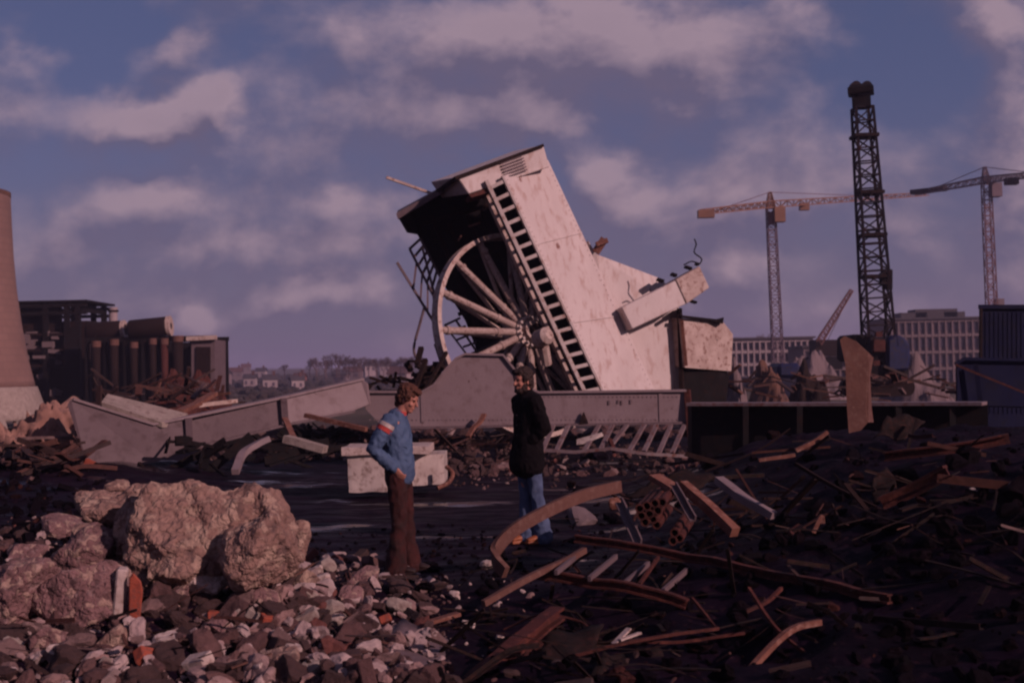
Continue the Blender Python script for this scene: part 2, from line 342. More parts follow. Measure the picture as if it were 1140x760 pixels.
# wet ground with tracks, puddles, coal dust; its purple-black also stands in for shade
def ground_mat():
    m = bpy.data.materials.new('ground'); m.use_nodes = True; t = m.node_tree; b = t.nodes['Principled BSDF']
    tcn = N(t, 'ShaderNodeTexCoord'); P = tcn.outputs['Object']
    def nz(sc, det=8, st=None, ro=.6):
        v = P
        if st:
            mp = N(t, 'ShaderNodeMapping'); mp.inputs['Scale'].default_value = st; t.links.new(P, mp.inputs[0]); v = mp.outputs[0]
        n = N(t, 'ShaderNodeTexNoise'); n.inputs['Scale'].default_value = sc; n.inputs['Detail'].default_value = det; n.inputs['Roughness'].default_value = ro
        t.links.new(v, n.inputs['Vector']); return n.outputs[0]
    def rng(v, a, b_, smooth=True):
        r = N(t, 'ShaderNodeMapRange', interpolation_type='SMOOTHSTEP' if smooth else 'LINEAR'); r.inputs[1].default_value = a; r.inputs[2].default_value = b_; t.links.new(v, r.inputs[0]); return r.outputs[0]
    s = N(t, 'ShaderNodeSeparateXYZ'); t.links.new(P, s.inputs[0])
    c = mixc(t, rng(nz(1.5), .35, .65), (.0032,.0012,.0046), (.0085,.0032,.0105))  # purple-black base carries heap shade and sky tint as colour
    c = mixc(t, rng(nz(14, 6), .55, .68), c, (.024,.009,.015))
    # grass and soil further out
    far = rng(s.outputs[1], 60, 130)
    c = mixc(t, far, c, mixc(t, rng(nz(.05), .4, .6), (.07,.055,.04), (.11,.075,.06)))
    near = mathn(t, 'SUBTRACT', 1.0, rng(s.outputs[1], 24, 30))
    near2 = rng(s.outputs[1], 11.2, 12.6)
    flat = mathn(t, 'MULTIPLY', mathn(t, 'MULTIPLY', near, near2), mathn(t, 'SUBTRACT', 1.0, rng(s.outputs[0], 2.2, 3.4)))
    pud = mathn(t, 'MULTIPLY', rng(nz(.55, 4, (.55, 1.5, 1)), .585, .64), flat)
    rough = mathn(t, 'MULTIPLY_ADD', pud, -.60, .78)
    damp = mathn(t, 'MULTIPLY', rng(nz(2.2, 5, (.5, 1.6, 1)), .42, .62), flat)
    rough = mathn(t, 'MULTIPLY_ADD', damp, -.22, rough, clamp=True)
    t.links.new(c, b.inputs['Base Color']); t.links.new(mathn(t, 'MAXIMUM', rough, .07), b.inputs['Roughness'])
    t.links.new(mathn(t, 'MULTIPLY_ADD', mathn(t, 'MAXIMUM', pud, mathn(t, 'MULTIPLY', damp, .16)), .45, .06, clamp=True), b.inputs['Specular IOR Level'])
    bp = N(t, 'ShaderNodeBump'); bp.inputs['Distance'].default_value = .05
    t.links.new(mathn(t, 'MULTIPLY_ADD', pud, -.75, .8), bp.inputs['Strength'])
    t.links.new(nz(9, 10, None, .7), bp.inputs['Height']); t.links.new(bp.outputs[0], b.inputs['Normal'])
    return m
MT['ground'] = ground_mat()

# ------------------------------------------------------------------ ground (one sheet to the horizon)
def axis(dense, step, lo, hi, grow=1.09):
    a, b = dense; out = []; v = a
    while v <= b: out.append(v); v += step
    s = step; v = out[-1]
    while v < hi: s *= grow; v += s; out.append(v)
    s = step; v = out[0]
    while v > lo: s *= grow; v -= s; out.insert(0, v)
    return out
xs = axis((-6, 8), .09, -3500, 3500); ys = axis((7, 22), .11, -60, 5200, 1.06)
gm = MB(); W_ = len(xs)
gm.v = [(x, y, H(x, y)) for y in ys for x in xs]
gm.f = [(j*W_+i, j*W_+i+1, (j+1)*W_+i+1, (j+1)*W_+i) for j in range(len(ys)-1) for i in range(W_-1)]
me = bpy.data.meshes.new('ground'); me.from_pydata(gm.v, [], gm.f); me.polygons.foreach_set('use_smooth', [True]*len(me.polygons)); me.materials.append(MT['ground'])
go = bpy.data.objects.new('ground', me); col.objects.link(go); tag(go, kind='structure')

# ------------------------------------------------------------------ rock / chunk generators
def chunk(seed, cuts=9, sub=2, dims=(1,1,1), rough=.05, cubic=.6, fine=2.0, lo=.52, hi=.85):
    """broken stone: a rounded box cut by random planes and roughened; returns verts, faces in unit size"""
    rs = random.Random(seed); bm = bmesh.new(); bmesh.ops.create_icosphere(bm, subdivisions=sub, radius=1)
    planes = []
    for _ in range(cuts):
        n = Vector((rs.gauss(0,1), rs.gauss(0,1), rs.gauss(0,1))).normalized(); planes.append((n, rs.uniform(lo, hi)))
    off = Vector((rs.uniform(0,50),)*3)
    for v in bm.verts:
        p = v.co.copy(); m_ = max(abs(p.x), abs(p.y), abs(p.z)); p = p.lerp(p/m_*.8, cubic)
        for n, d in planes:
            q = p.dot(n)
            if q > d: p -= n*(q-d)
        p += v.co * rough * noise.fractal(p*fine+off, 1, 2, 4)
        v.co = Vector((p.x*dims[0], p.y*dims[1], p.z*dims[2]))
    out = ([v.co.copy() for v in bm.verts], [tuple(v.index for v in f.verts) for f in bm.faces]); bm.free(); return out
def brickshape(seed, l=.22, w_=.105, h=.07):
    rs = random.Random(seed); bm = bmesh.new(); bmesh.ops.create_cube(bm, size=1)
    for v in bm.verts: v.co = Vector((v.co.x*l, v.co.y*w_, v.co.z*h))
    if rs.random() < .7:
        n = Vector((1, rs.uniform(-.6,.6), rs.uniform(-.5,.5))).normalized()
        bmesh.ops.bisect_plane(bm, geom=bm.verts[:]+bm.edges[:]+bm.faces[:], plane_co=(l*rs.uniform(-.1,.35),0,0), plane_no=n, clear_outer=True)
        es = [e for e in bm.edges if e.is_boundary]
        if es: bmesh.ops.holes_fill(bm, edges=es)
    bmesh.ops.bevel(bm, geom=bm.edges[:], offset=.006, segments=1, affect='EDGES')
    bm.verts.index_update()
    out = ([v.co.copy()+.004*Vector(noise.noise_vector(v.co*20+Vector((seed,0,0)))) for v in bm.verts], [tuple(v.index for v in f.verts) for f in bm.faces]); bm.free(); return out
def rrot(rs, tilt=1.0):
    return Matrix.Rotation(rs.uniform(0, 6.28), 3, 'Z') @ Matrix.Rotation(rs.gauss(0, .5)*tilt, 3, 'X') @ Matrix.Rotation(rs.gauss(0, .5)*tilt, 3, 'Y')
PROT = [chunk(i, sub=3, cuts=11, cubic=.35, dims=(1, random.uniform(.5,1), random.uniform(.35,.85)), rough=.16) for i in range(14)]
BRK = [brickshape(i) for i in range(10)]
LOW = [chunk(100+i, sub=1, cuts=6, dims=(1, random.uniform(.6,1), random.uniform(.4,.9)), rough=.2) for i in range(8)]
def scatter(mb, n, rng, size, brick=.25, seed=1, low=False, pw=2.2, dens=None):
    """rng() gives a ground point; sizes follow a power law"""
    rs = random.Random(seed)
    for _ in range(n):
        p = rng(rs)
        if p is None: continue
        m = rrot(rs)
        if rs.random() < brick and not low:
            vs, fs = BRK[rs.randrange(len(BRK))]; k = rs.uniform(.7, 1.25)
        else:
            vs, fs = (LOW if low else PROT)[rs.randrange(8 if low else 14)]; k = size[0] + (size[1]-size[0])*rs.random()**pw
        c = Vector(p) + Vector((0,0,k*.22 if k < .6 else .03))
        mb.add([c + m @ (v*k) for v in vs], fs)
def pxr(x0, y0, x1, y1, test=None):
    def f(rs):
        px, py = rs.uniform(x0, x1), rs.uniform(y0, y1)
        if test and not test(px, py): return None
        p, d = gp(px, py, 45)
        return None if d >= 44 else p
    return f
def xyr(x0, y0, x1, y1):
    def f(rs):
        x, y = rs.uniform(x0, x1), rs.uniform(y0, y1); return Vector((x, y, H(x, y)))
    return f
mb = MB()
scatter(mb, 460, pxr(-40, 650, 500, 770), (.015, .15), .05, 11, pw=2.8)
scatter(mb, 1500, pxr(-40, 640, 500, 770), (.008, .03), 0, 15, low=True)
scatter(mb, 260, pxr(290, 620, 420, 770), (.02, .10), .12, 12)
scatter(mb, 260, pxr(-20, 570, 190, 690), (.02, .16), .1, 13, pw=2)
scatter(mb, 300, xyr(-6, 5, 1, 8), (.015, .07), .1, 14)
o = mb.build('rubble', MT['rubble'])
mb2 = MB()
scatter(mb2, 420, pxr(270, 615, 480, 770), (.015, .12), 0, 16, pw=2.6)
scatter(mb2, 210, pxr(-20, 690, 300, 770), (.015, .12), 0, 17, pw=2.6)
scatter(mb2, 70, pxr(-10, 575, 185, 660), (.02, .12), 0, 19, pw=2)
scatter(mb2, 60, pxr(440, 640, 600, 740), (.01, .04), 0, 18, pw=2.6)
tag(mb2.build('pale_rubble', MT['palerubble']), 'pale broken stones mixed into the left foreground rubble', 'rubble', kind='stuff'); tag(o, 'broken bricks and small stones strewn across the left foreground', 'rubble', kind='stuff')
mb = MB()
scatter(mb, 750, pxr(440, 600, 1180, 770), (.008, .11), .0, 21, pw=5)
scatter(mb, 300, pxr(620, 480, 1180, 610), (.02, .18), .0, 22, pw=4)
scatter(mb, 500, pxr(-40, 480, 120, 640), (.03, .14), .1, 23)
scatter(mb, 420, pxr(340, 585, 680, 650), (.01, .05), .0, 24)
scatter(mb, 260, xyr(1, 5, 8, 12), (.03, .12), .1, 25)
o = mb.build('shade_black_rubble', MT['darkrubble']); tag(o, 'black and rust brown rubble covering the right foreground heap', 'rubble', kind='stuff')
mb = MB()
scatter(mb, 520, pxr(465, 478, 610, 530), (.05, .20), 0, 31)
scatter(mb, 260, pxr(600, 495, 780, 530), (.04, .16), 0, 32)
scatter(mb, 420, pxr(230, 455, 470, 515), (.05, .28), 0, 33)
scatter(mb, 300, pxr(-20, 480, 100, 520), (.05, .25), 0, 34)
scatter(mb, 160, pxr(440, 510, 640, 545), (.02, .08), 0, 35)
o = mb.build('debris_bank', MT['rubble']); tag(o, 'bank of broken bricks piled under the grey girder', 'rubble', kind='stuff')
mb = MB()
scatter(mb, 900, xyr(-30, 34, -8, 62), (.1, .7), 0, 41, low=True)
scatter(mb, 800, xyr(6, 34, 34, 70), (.1, .6), 0, 42, low=True)
scatter(mb, 400, xyr(-10, 34, 6, 50), (.1, .5), 0, 43, low=True)
o = mb.build('far_rubble', MT['rubble']); tag(o, 'rubble strewn over the demolition site behind the girders', 'rubble', kind='stuff')

# ------------------------------------------------------------------ far background
def box_px(mb, x0, y0, x1, y1, d, depth):
    a, b, c, e = at(x0,y1,d), at(x1,y1,d), at(x1,y0,d), at(x0,y0,d)
    mb.prism([a,b,c,e], (0,depth,0))
def upright(px, y0, y1, d, w, h=None):
    """vertical world box whose centre line passes px at mid height, from photo row y1 (bottom) to y0 (top)"""
    p = at(px, (y0+y1)/2, d); zt = at(px, y0, d).z; zb = at(px, y1, d).z
    return p, zb, zt
# cooling tower (hyperboloid shell, mostly out of frame to the left)
def cooling_tower():
    d = 92; base = at(-62, 470, d); root = empty('cooling_tower', (base.x, d, -2.2), 'tall brick cooling tower cut by the left edge of the photo', 'cooling tower')
    prof = []
    pts = [(212, 10), (240, 11.5), (280, 14), (320, 18), (360, 24), (400, 32), (430, 40), (448, 47), (466, 54)]
    for (py, px) in pts:
        p = at(px, py, d); prof.append((math.hypot(base.x, d)*math.sin(math.atan2(p.x, d)-math.atan2(base.x, d)), p.z))
    n = 96; vs = []; fs = []; uvs = []
    # resample
    prof2 = []
    for i in range(len(prof)-1):
        for j in range(4):
            t = j/4; prof2.append((prof[i][0]*(1-t)+prof[i+1][0]*t, prof[i][1]*(1-t)+prof[i+1][1]*t))
    prof2.append(prof[-1])
    def shell(pr, name, m_, inner):
        vs = []; fs = []
        for (r, z) in pr:
            for k in range(n): a = 2*math.pi*k/n; vs.append((r*math.cos(a), r*math.sin(a), z+2.2))
        for (r, z) in pr:
            for k in range(n): a = 2*math.pi*k/n; vs.append(((r-inner)*math.cos(a), (r-inner)*math.sin(a), z+2.2))
        L = len(pr)
        for i in range(L-1):
            for k in range(n):
                k2 = (k+1)%n
                fs.append((i*n+k, (i+1)*n+k, (i+1)*n+k2, i*n+k2)); fs.append(((L+i)*n+k, (L+i)*n+k2, (L+i+1)*n+k2, (L+i+1)*n+k))
        for k in range(n):
            k2 = (k+1)%n; fs.append((k, k2, L*n+k2, L*n+k)); fs.append(((L-1)*n+k, (2*L-1)*n+k, (2*L-1)*n+k2, (L-1)*n+k2))
        me = bpy.data.meshes.new(name); me.from_pydata(vs, [], fs)
        uvl = me.uv_layers.new(); 
        for poly in me.polygons:
            base_a = None
            for li in poly.loop_indices:
                v = me.vertices[me.loops[li].vertex_index].co; a = math.atan2(v.y, v.x)
                if base_a is None: base_a = a
                if a-base_a > 3: a -= 2*math.pi
                if base_a-a > 3: a += 2*math.pi
                uvl.data[li].uv = (a*9, v.z*1.6)
        me.polygons.foreach_set('use_smooth', [True]*len(me.polygons)); me.materials.append(m_)
        o = bpy.data.objects.new(name, me); col.objects.link(o); o.parent = root; return o
    cutz = at(40, 432, d).z
    shell([p for p in prof2 if p[1] > cutz], 'brick_shell', MT['towerbrick'], .5)
    low = [p for p in prof2 if p[1] <= cutz+.4]; low = [(r+.12, z) for r, z in low]
    shell(low, 'rendered_base', MT['concrete'], .7)
    rim = MB(); r0, z0 = prof2[0]; z0 -= .1
    rim.sweep([( (r0-.02)*math.cos(2*math.pi*k/64), (r0-.02)*math.sin(2*math.pi*k/64), z0+2.2) for k in range(65)], RP(.12,.3)); rim.build('rim', MT['soil'], root)
    for k in range(24):
        a = 2*math.pi*(k+.5)/24; r1, z1 = low[-1]; s = MB()
        s.bar((r1*math.cos(a), r1*math.sin(a), z1+2.3), ((r1+1.2)*math.cos(a+.05), (r1+1.2)*math.sin(a+.05), -2.5), .6, .6); s.build('support_leg', MT['concrete'], root)
cooling_tower()

def gutted_block():
    d = 110; c = at(55, 450, d); root = empty('gutted_building', (c.x, d, -2), 'dark gutted steel framed building beside the brick cooling tower', 'building')
    x0, x1 = at(18,400,d).x, at(92,400,d).x; zt = at(55,337,d).z; zb = -2.4; dep = 7
    f = MB()
    for x in (x0, x0+(x1-x0)*.42, x1-.55, x1-1.5):
        for y in (0, dep): f.box((x+.2, d+y, (zb+zt)/2), .42, .42, zt-zb)
    for z in (zt-.25, zt-.9):
        f.box(((x0+x1)/2+.2, d, z), x1-x0+.4, .5, .28); f.box(((x0+x1)/2+.2, d+dep, z), x1-x0+.4, .5, .28)
    f.box(((x0+x1)/2+.2, d+dep/2, zt+.1), x1-x0+.7, dep+.8, .18)
    for x in (x0+.2, x1-.4): f.box((x, d+dep/2, zt-.5), .35, dep, .5)
    part('steel_frame', f, MT['dark'], root)
    b = MB(); zz = zt-2.4
    b.box(((x0+x1)/2-.1, d+dep*.55, (zb+zz+.9)/2), (x1-x0)*.97, dep*.5, zz+.9-zb); part('back_wall', b, MT['rust_dk'], root)
    b = MB(); b.box(((x0+x1)/2-1.0, d+.9, zt-1.4), (x1-x0)*.62, .3, 2.3); part('front_panel', b, MT['rust_dk'], root)
    rs = random.Random(5)
    for k in range(5):
        z = zz-.3-1.35*k; s = MB(); s.box(((x0+x1)/2-.6, d+1.0, z), (x1-x0)*.7, 2.2, .22); part('floor_slab', s, MT['rust_dk'], root)
    m = MB()
    for k in range(26):
        x = rs.uniform(x0+.7, x1-2.2); z = rs.uniform(zb+1, zz); m.box((x, d+rs.uniform(-.1,.9), z), rs.uniform(.3,1.1), .5, rs.uniform(.25,.9), Matrix.Rotation(rs.gauss(0,.15),3,'Y'))
    part('broken_fittings', m, MT['office'], root)
    p = MB(); p.box((x1-1.0, d-.05, (zb+zt)/2-1.0), 1.0, .3, zt-zb-2.2); part('side_panel', p, MT['dark'], root)
gutted_block()

def boiler_plant():
    d = 105; c = at(165, 450, d); root = empty('boiler_plant', (c.x, d, -2), 'dark boiler plant with two long tanks lying on its roof', 'industrial plant')
    z = lambda y: at(165, y, d).z; x = lambda p: at(p, 400, d).x
    def drum(xa, ya, xb, yb, r, name, m_, y0=0):
        a = at(xa, ya, d+y0); b = at(xb, yb, d+y0); k = MB(); n = 24
        ax = (b-a).normalized(); pr = [0, .5, .85, 1]; pts = []; sc = []
        for t_, s_ in ((-.38,.03),(-.34,.4),(-.24,.72),(-.1,.93),(0,1)): pts.append(a+ax*r*t_*1.2); sc.append(s_)
        for t_, s_ in ((0,1),(.1,.93),(.24,.72),(.34,.4),(.38,.03)): pts.append(b+ax*r*t_*1.2); sc.append(s_)
        k.tube(pts, r, n, sc); return part(name, k, m_, root, smooth=True)
    t1 = drum(100, 370, 136, 368, .85, 'tank', MT['rust_dk'], 1.5)
    t2 = drum(146, 367, 186, 363, .80, 'tank', MT['rust_dk'], 0)
    e = MB(); e.tube([at(186.5,363,d), at(190.5,362.6,d)], .83, 24); part('tank_end_ring', e, MT['cream'], root)  # cream colour stands in for sunlight on the right-hand tank ends
    e = MB(); e.tube([at(136.5,368,d+1.5), at(140,367.6,d+1.5)], .87, 24); part('tank_end_ring', e, MT['cream'], root)
    s = MB(); s.tube([at(126,369,d+3), at(126,342,d+3)], .36, 14); part('stack', s, MT['white'], root)
    s = MB(); s.tube([at(126,347,d+3), at(126,345,d+3)], .45, 14); part('stack_collar', s, MT['rust_dk'], root)
    # frame of roof deck and columns
    f = MB()
    zt = z(377)
    for px in (97, 118, 140, 160, 176, 197, 214, 237):
        for yy in (0, 5):
            f.box((x(px), d+yy, (zt-2.6)/2), .3, .3, zt+2.6)
    f.box(((x(95)+x(240))/2, d, zt), x(240)-x(95), .4, .35); f.box(((x(95)+x(240))/2, d+5, zt), x(240)-x(95), .4, .35)
    f.box(((x(97)+x(180))/2, d+2.5, z(379)), x(180)-x(97), 4.9, .2)
    part('frame', f, MT['dark'], root)
    b = MB(); b.box(((x(92)+x(234))/2, d+3.4, (zt-3.0)/2), x(234)-x(92), 2.6, zt+2.4); part('back_wall', b, MT['dark'], root)
    for (px, r, y0, m_) in ((107,.34,383,'rust_dk'), (127,.34,381,'rust_dk'), (149,.3,384,'rust_dk'), (170,.28,380,'rust_dk'), (183,.30,380,'rust'), (198,.42,377,'rust_dk')):
        p = MB(); a, b_ = at(px, y0, d-.4), at(px+.6, 448, d-.4); p.tube([a, b_], r, 14); po = part('pipe', p, MT[m_], root, smooth=True)
        cc = MB(); cc.tube([a+Vector((0,0,-.25)), a+Vector((0,0,.25))], r*1.15, 14); part('pipe_cap', cc, MT['dull'], root)
    p = MB(); box_px(p, 213, 378, 239, 440, d-.3, 4); part('hopper', p, MT['girder_dk'], root)
    p = MB(); box_px(p, 218, 386, 234, 430, d-.45, .12); part('hopper_panel', p, MT['rust_dk'], root)
    p = MB(); p.bar(at(208,377,d-.5), at(241,375.5,d-.5), .5, .35); part('hopper_lip', p, MT['cream'], root)
    rs = random.Random(3)
    for k in range(22):
        p = MB()
        a = at(rs.uniform(98,236), rs.uniform(372,440), d-.2+rs.uniform(-.4,.6)); p.bar(a, a+Vector((rs.uniform(-1.5,1.5), 0, rs.uniform(-1.2,.4))), .09); part('torn_pipe', p, MT['rust_dk'], root)
boiler_plant()

# heap of mixed wreckage in front of the boiler plant
def heap(px0, px1, ytop, d, dep, m_, name, label, seed, rough=.25, asym=0):
    a, b = at(px0, ytop, d), at(px1, ytop, d); cx = (a.x+b.x)/2; w_ = (b.x-a.x)/2; top = a.z; base = H(cx, d)-.4
    n = 34; vs = []; fs = []
    for j in range(n+1):
        for i in range(n+1):
            u, v = -1+2*i/n, -1+2*j/n; r = math.hypot(u-asym*.5*(1-abs(u)), v)
            k = max(0, 1-r*r)**1.3
            x, y = cx+u*w_, d+dep/2+v*dep/2
            zz = base + (top-base)*k*(1+rough*1.3*fbm(x, y, seed, 2, 2.2/w_)) + (.15*rough*(top-base)*fbm(x, y, seed+4, 3, 3/w_) if k > 0 else -.3)
            vs.append((x, y, zz))
    for j in range(n):
        for i in range(n): fs.append((j*(n+1)+i, j*(n+1)+i+1, (j+1)*(n+1)+i+1, (j+1)*(n+1)+i))
    k = MB(); k.v = vs; k.f = fs; o = k.build(name, MT[m_], loc=(cx, d, base), smooth=False)
    return tag(o, label, 'heap')
heap(-40, 92, 452, 46, 8, 'tan', 'clay_heap', 'tan clay and sheeting heap below the brick cooling tower', 1)
heap(100, 260, 427, 52, 9, 'rust', 'wreckage_heap', 'reddish heap of wreckage in front of the boiler plant', 2, .5)
heap(810, 850, 422, 44, 5, 'office', 'stone_heap', 'grey stone heap right of the black base of the leaning headframe', 3, .4)
heap(842, 905, 413, 58, 8, 'soil', 'spoil_heap', 'brown spoil heap below the yellow tower crane', 4, .3)
heap(880, 960, 421, 60, 8, 'rust_dk', 'scrap_heap', 'dark scrap heap left of the piling rig', 5, .5)
heap(990, 1100, 414, 74, 9, 'office', 'rubble_heap', 'pale rubble heap right of the piling rig', 6, .5)
heap(870, 965, 398, 130, 14, 'office', 'grey_heap', 'pale grey heap below the small red crane boom', 7, .5)
mb = MB(); rs = random.Random(8)
for k in range(70):
    a = at(rs.uniform(110,250), rs.uniform(428,452), rs.uniform(42,54)); mb.bar(a, a+Vector((rs.uniform(-1.4,1.4), rs.uniform(-.5,.5), rs.uniform(-.3,.7))), rs.uniform(.05,.22), rs.uniform(.03,.1))
for k in range(90):
    px = rs.uniform(790, 1100); a = at(px, rs.uniform(418,444), rs.uniform(40,60)); mb.bar(a, a+Vector((rs.uniform(-1.2,1.2), rs.uniform(-.5,.5), rs.uniform(-.3,.5))), rs.uniform(.05,.2), rs.uniform(.03,.1))
tag(mb.build('far_scrap', MT['scrapmix']), 'twisted scrap and planks scattered over the heaps behind the girders', 'scrap', kind='stuff')
for (px, py, d, r, lab) in ((845,395,85,.0,''),):
    pass

# long white framed building, right background
def facade(name, label, x0, x1, yt, yb, d, skew, floors, bays, wallm, colm, dep=12, parapet=.5, attic=None):
    A, B = at(x0, yt, d), at(x1, yt-(0 if not skew else skew), d*(1.0)); zt = (A.z+B.z)/2; zb = -2.5
    root = empty(name, ((A.x+B.x)/2, d, zb), label, 'building')
    L = B.x-A.x; h = (zt-zb)
    w_ = MB(); w_.box(((A.x+B.x)/2, d+dep/2+.35, (zb+zt)/2), L, dep, h); part('wall', w_, MT[wallm], root)
    r = MB(); r.box(((A.x+B.x)/2, d+dep/2, zt+.12), L+.8, dep+1.2, .35); part('roof', r, MT['slate'], root)
    fh = h/floors
    for i in range(floors+1):
        s = MB(); s.box(((A.x+B.x)/2, d+.12, zb+i*fh-(.35 if i==floors else 0)), L, .5, .5); part('floor_band', s, MT[colm], root)
    for k in range(bays+1):
        s = MB(); s.box((A.x+L*k/bays, d+.06, (zb+zt)/2), .26, .5, h-.6); part('column', s, MT[colm], root)
    for i in range(floors):
        for k in range(bays):
            if (i*37+k*17) % 23 == 0: continue
            s = MB(); s.box((A.x+L*(k+.5)/bays, d+.33, zb+(i+.53)*fh), L/bays*.80, .1, fh*.5); part('window', s, MT['glass'], root)
    return root, A, B, zt, L
facade('concrete_frame_building', 'long low building with white columns behind the yellow tower crane', 806, 905, 377, 430, 230, 0, 4, 15, 'white', 'white')
facade('low_depot', 'low dark depot building left of the piling rig', 895, 950, 386, 430, 210, 0, 2, 7, 'office', 'office')
rt, A, B, zt, L = facade('office_block', 'long grey office block with rows of windows behind the piling rig', 985, 1180, 354, 430, 240, 0, 4, 26, 'office', 'office')
for (px, w_, h) in ((1015, 5, 1.2), (1040, 8, 1.8), (1060, 4, 1.2), (1125, 7, 1.7)):
    s = MB(); p = at(px, 350, 246); s.box((p.x, 247, zt+h/2+.25), w_, 5, h); part('roof_unit', s, MT['slate'], rt)
p = at(1121, 330, 246); s = MB(); s.box((p.x, 250, zt+2), 1.6, 1.6, 4); part('chimney', s, MT['office'], rt)

# houses on the far slope
def house(px, py, d, w_, roofm, wallm, label, rz=0, h=3.2):
    p = at(px, py, d); z = H(p.x, d) if False else p.z
    root = empty('house', (p.x, d, z), label, 'house', 'houses on the far slope', rz)
    b = MB(); b.box((0,0,h/2-1), w_, w_*.7, h+2); b.build('wall', MT[wallm], root)
    r = MB(); hh = w_*.33
    r.prism([(-w_/2-.3,-w_*.39,h),(w_/2+.3,-w_*.39,h),(w_/2+.3,0,h+hh),(-w_/2-.3,0,h+hh)], (0,0,.25)); r.prism([(-w_/2-.3,w_*.39,h),(w_/2+.3,w_*.39,h),(w_/2+.3,0,h+hh),(-w_/2-.3,0,h+hh)], (0,0,.25))
    r.prism([(-w_/2+.01,-w_*.34,h-.02),(-w_/2+.01,w_*.34,h-.02),(-w_/2+.01,0,h+hh-.1)], (w_-.02,0,0))
    ro = r.build('roof', MT[roofm], root)
    c = MB(); c.box((w_*.25,0,h+hh+.3), .7,.7,1.6); c.build('chimney', MT['roof'], ro)
    for sx in (-.28, .22):
        g = MB(); g.box((w_*sx, -w_*.35-.02, h*.5), w_*.16, .1, h*.42); g.build('window', MT['glass'], root)
    return root
HS = [(250,424,420,7,'slate','office','small grey house at the left end of the far slope'),(263,420,520,9,'roof','office','brown roofed house second from the left on the far slope'),
 (279,430,360,6,'slate','white','low white house just above the bent grey girder'),(291,419,560,8,'slate','white','white house under the left bare tree'),(301,432,340,7,'slate','white','pale house with long roof near the girder crest'),
 (334,428,380,6,'roof','brickw','reddish brick house left of the bare trees'),(331,433,330,6,'slate','white','low white house left of the upper girder end'),(412,414,480,8,'slate','white','white gabled house right of the bare trees'),
 (429,414,500,7,'slate','white','white house between the bare trees and the wheel'),(446,425,360,11,'roof','white','long house with pale walls behind the blue jacketed man'),(455,413,520,6,'slate','white','small white house close to the spoked wheel'),
 (274,413,700,9,'roof','office','faint house high on the far ridge'),(395,421,430,9,'roof','office','brown house at the foot of the bare trees'),(380,425,400,8,'slate','office','grey house just above the end of the bent girder')]
MT['brickw'] = mat('house_brick', (.24,.09,.06), (.18,.07,.05), scale=.4, rough=.9, bump=0)
for h_ in HS: house(h_[0], h_[1], h_[2], h_[3]*.55, h_[4], h_[5], h_[6], R((h_[0]*37)%50-25), 2.2)

# bare winter trees
def bare_tree_mesh(seed, height=8, depth=6):
    rs = random.Random(seed); tr, cr = MB(), MB()
    def tri(mb, a, b, r0, r1):
        t = (b-a).normalized(); u = t.orthogonal().normalized(); v = t.cross(u); vs = []
        for p, r in ((a, r0), (b, r1)):
            for k in range(3): an = 2.094*k; vs.append(p+(u*math.cos(an)+v*math.sin(an))*r)
        mb.add(vs, [(0,1,4,3),(1,2,5,4),(2,0,3,5)])
    def grow(p, dirv, ln, r, lv):
        q = p + dirv*ln; tri(tr if lv < 2 else cr, p, q, r, r*.7)
        if lv >= depth: return
        for k in range(3 if lv < 4 else 4):
            nd = (dirv + .75*Vector((rs.gauss(0,.55), rs.gauss(0,.55), rs.gauss(.18,.35)))).normalized()
            grow(p+dirv*ln*rs.uniform(.55,1), nd, ln*rs.uniform(.62,.82), r*.6, lv+1)
    grow(Vector((0,0,-.5)), Vector((0,0,1)), height*.27, height*.022, 0)
    return tr, cr
TM = []
for i in range(3):
    t_, c_ = bare_tree_mesh(50+i); TM.append((t_, c_))
protos = {}
def tree(px, py, d, h, i, label, group, name='bare_tree'):
    p = at(px, py, d); root = empty(name, (p.x, d, p.z-.6), label, 'tree', group, rz=px*1.7)
    if i in protos:
        for nm, me in protos[i]:
            o = bpy.data.objects.new(nm, me); col.objects.link(o); o.parent = root
    else:
        a = TM[i][0].build('trunk', MT['bark'], root); b = TM[i][1].build('crown', MT['bark'], root); protos[i] = [('trunk', a.data), ('crown', b.data)]
    root.scale = (h/8*1.15, h/8*1.15, h/8)
k = 0
for (px, py, d, h) in ((317,417,330,4.2),(352,414,300,5.5),(363,416,310,6.2),(375,415,290,6.5),(388,416,300,6.0),(400,416,320,5.4),(420,416,300,5.6),(433,416,310,6.4),(446,417,330,6.6),(458,416,300,6.2),(470,417,340,6.0)):
    tree(px, py, d, h*1.15, k%3, ['lone bare tree at the left of the far tree line'][0] if px == 317 else 'bare winter tree in the row left of the spoked wheel', 'bare trees along the far slope' if px != 317 else None); k += 1
for q in range(16):
    tree(345+q*8.2, 415.5, 350+(q*37)%60, 6.0+((q*53)%17)/7, k%3, 'bare winter tree in the row left of the spoked wheel', 'bare trees along the far slope'); k += 1
for (px, py, d, h) in ((812,402,250,7.5),(824,402,260,8.6),(841,402,250,7),(852,402,262,9),(866,402,255,8),(877,402,262,7.4),(930,400,262,6.2)):
    tree(px, py, d, h, k%3, 'bare winter tree in front of the white columned building' if px != 930 else 'small bare tree beside the low depot', 'bare trees by the white columned building' if px != 930 else None); k += 1
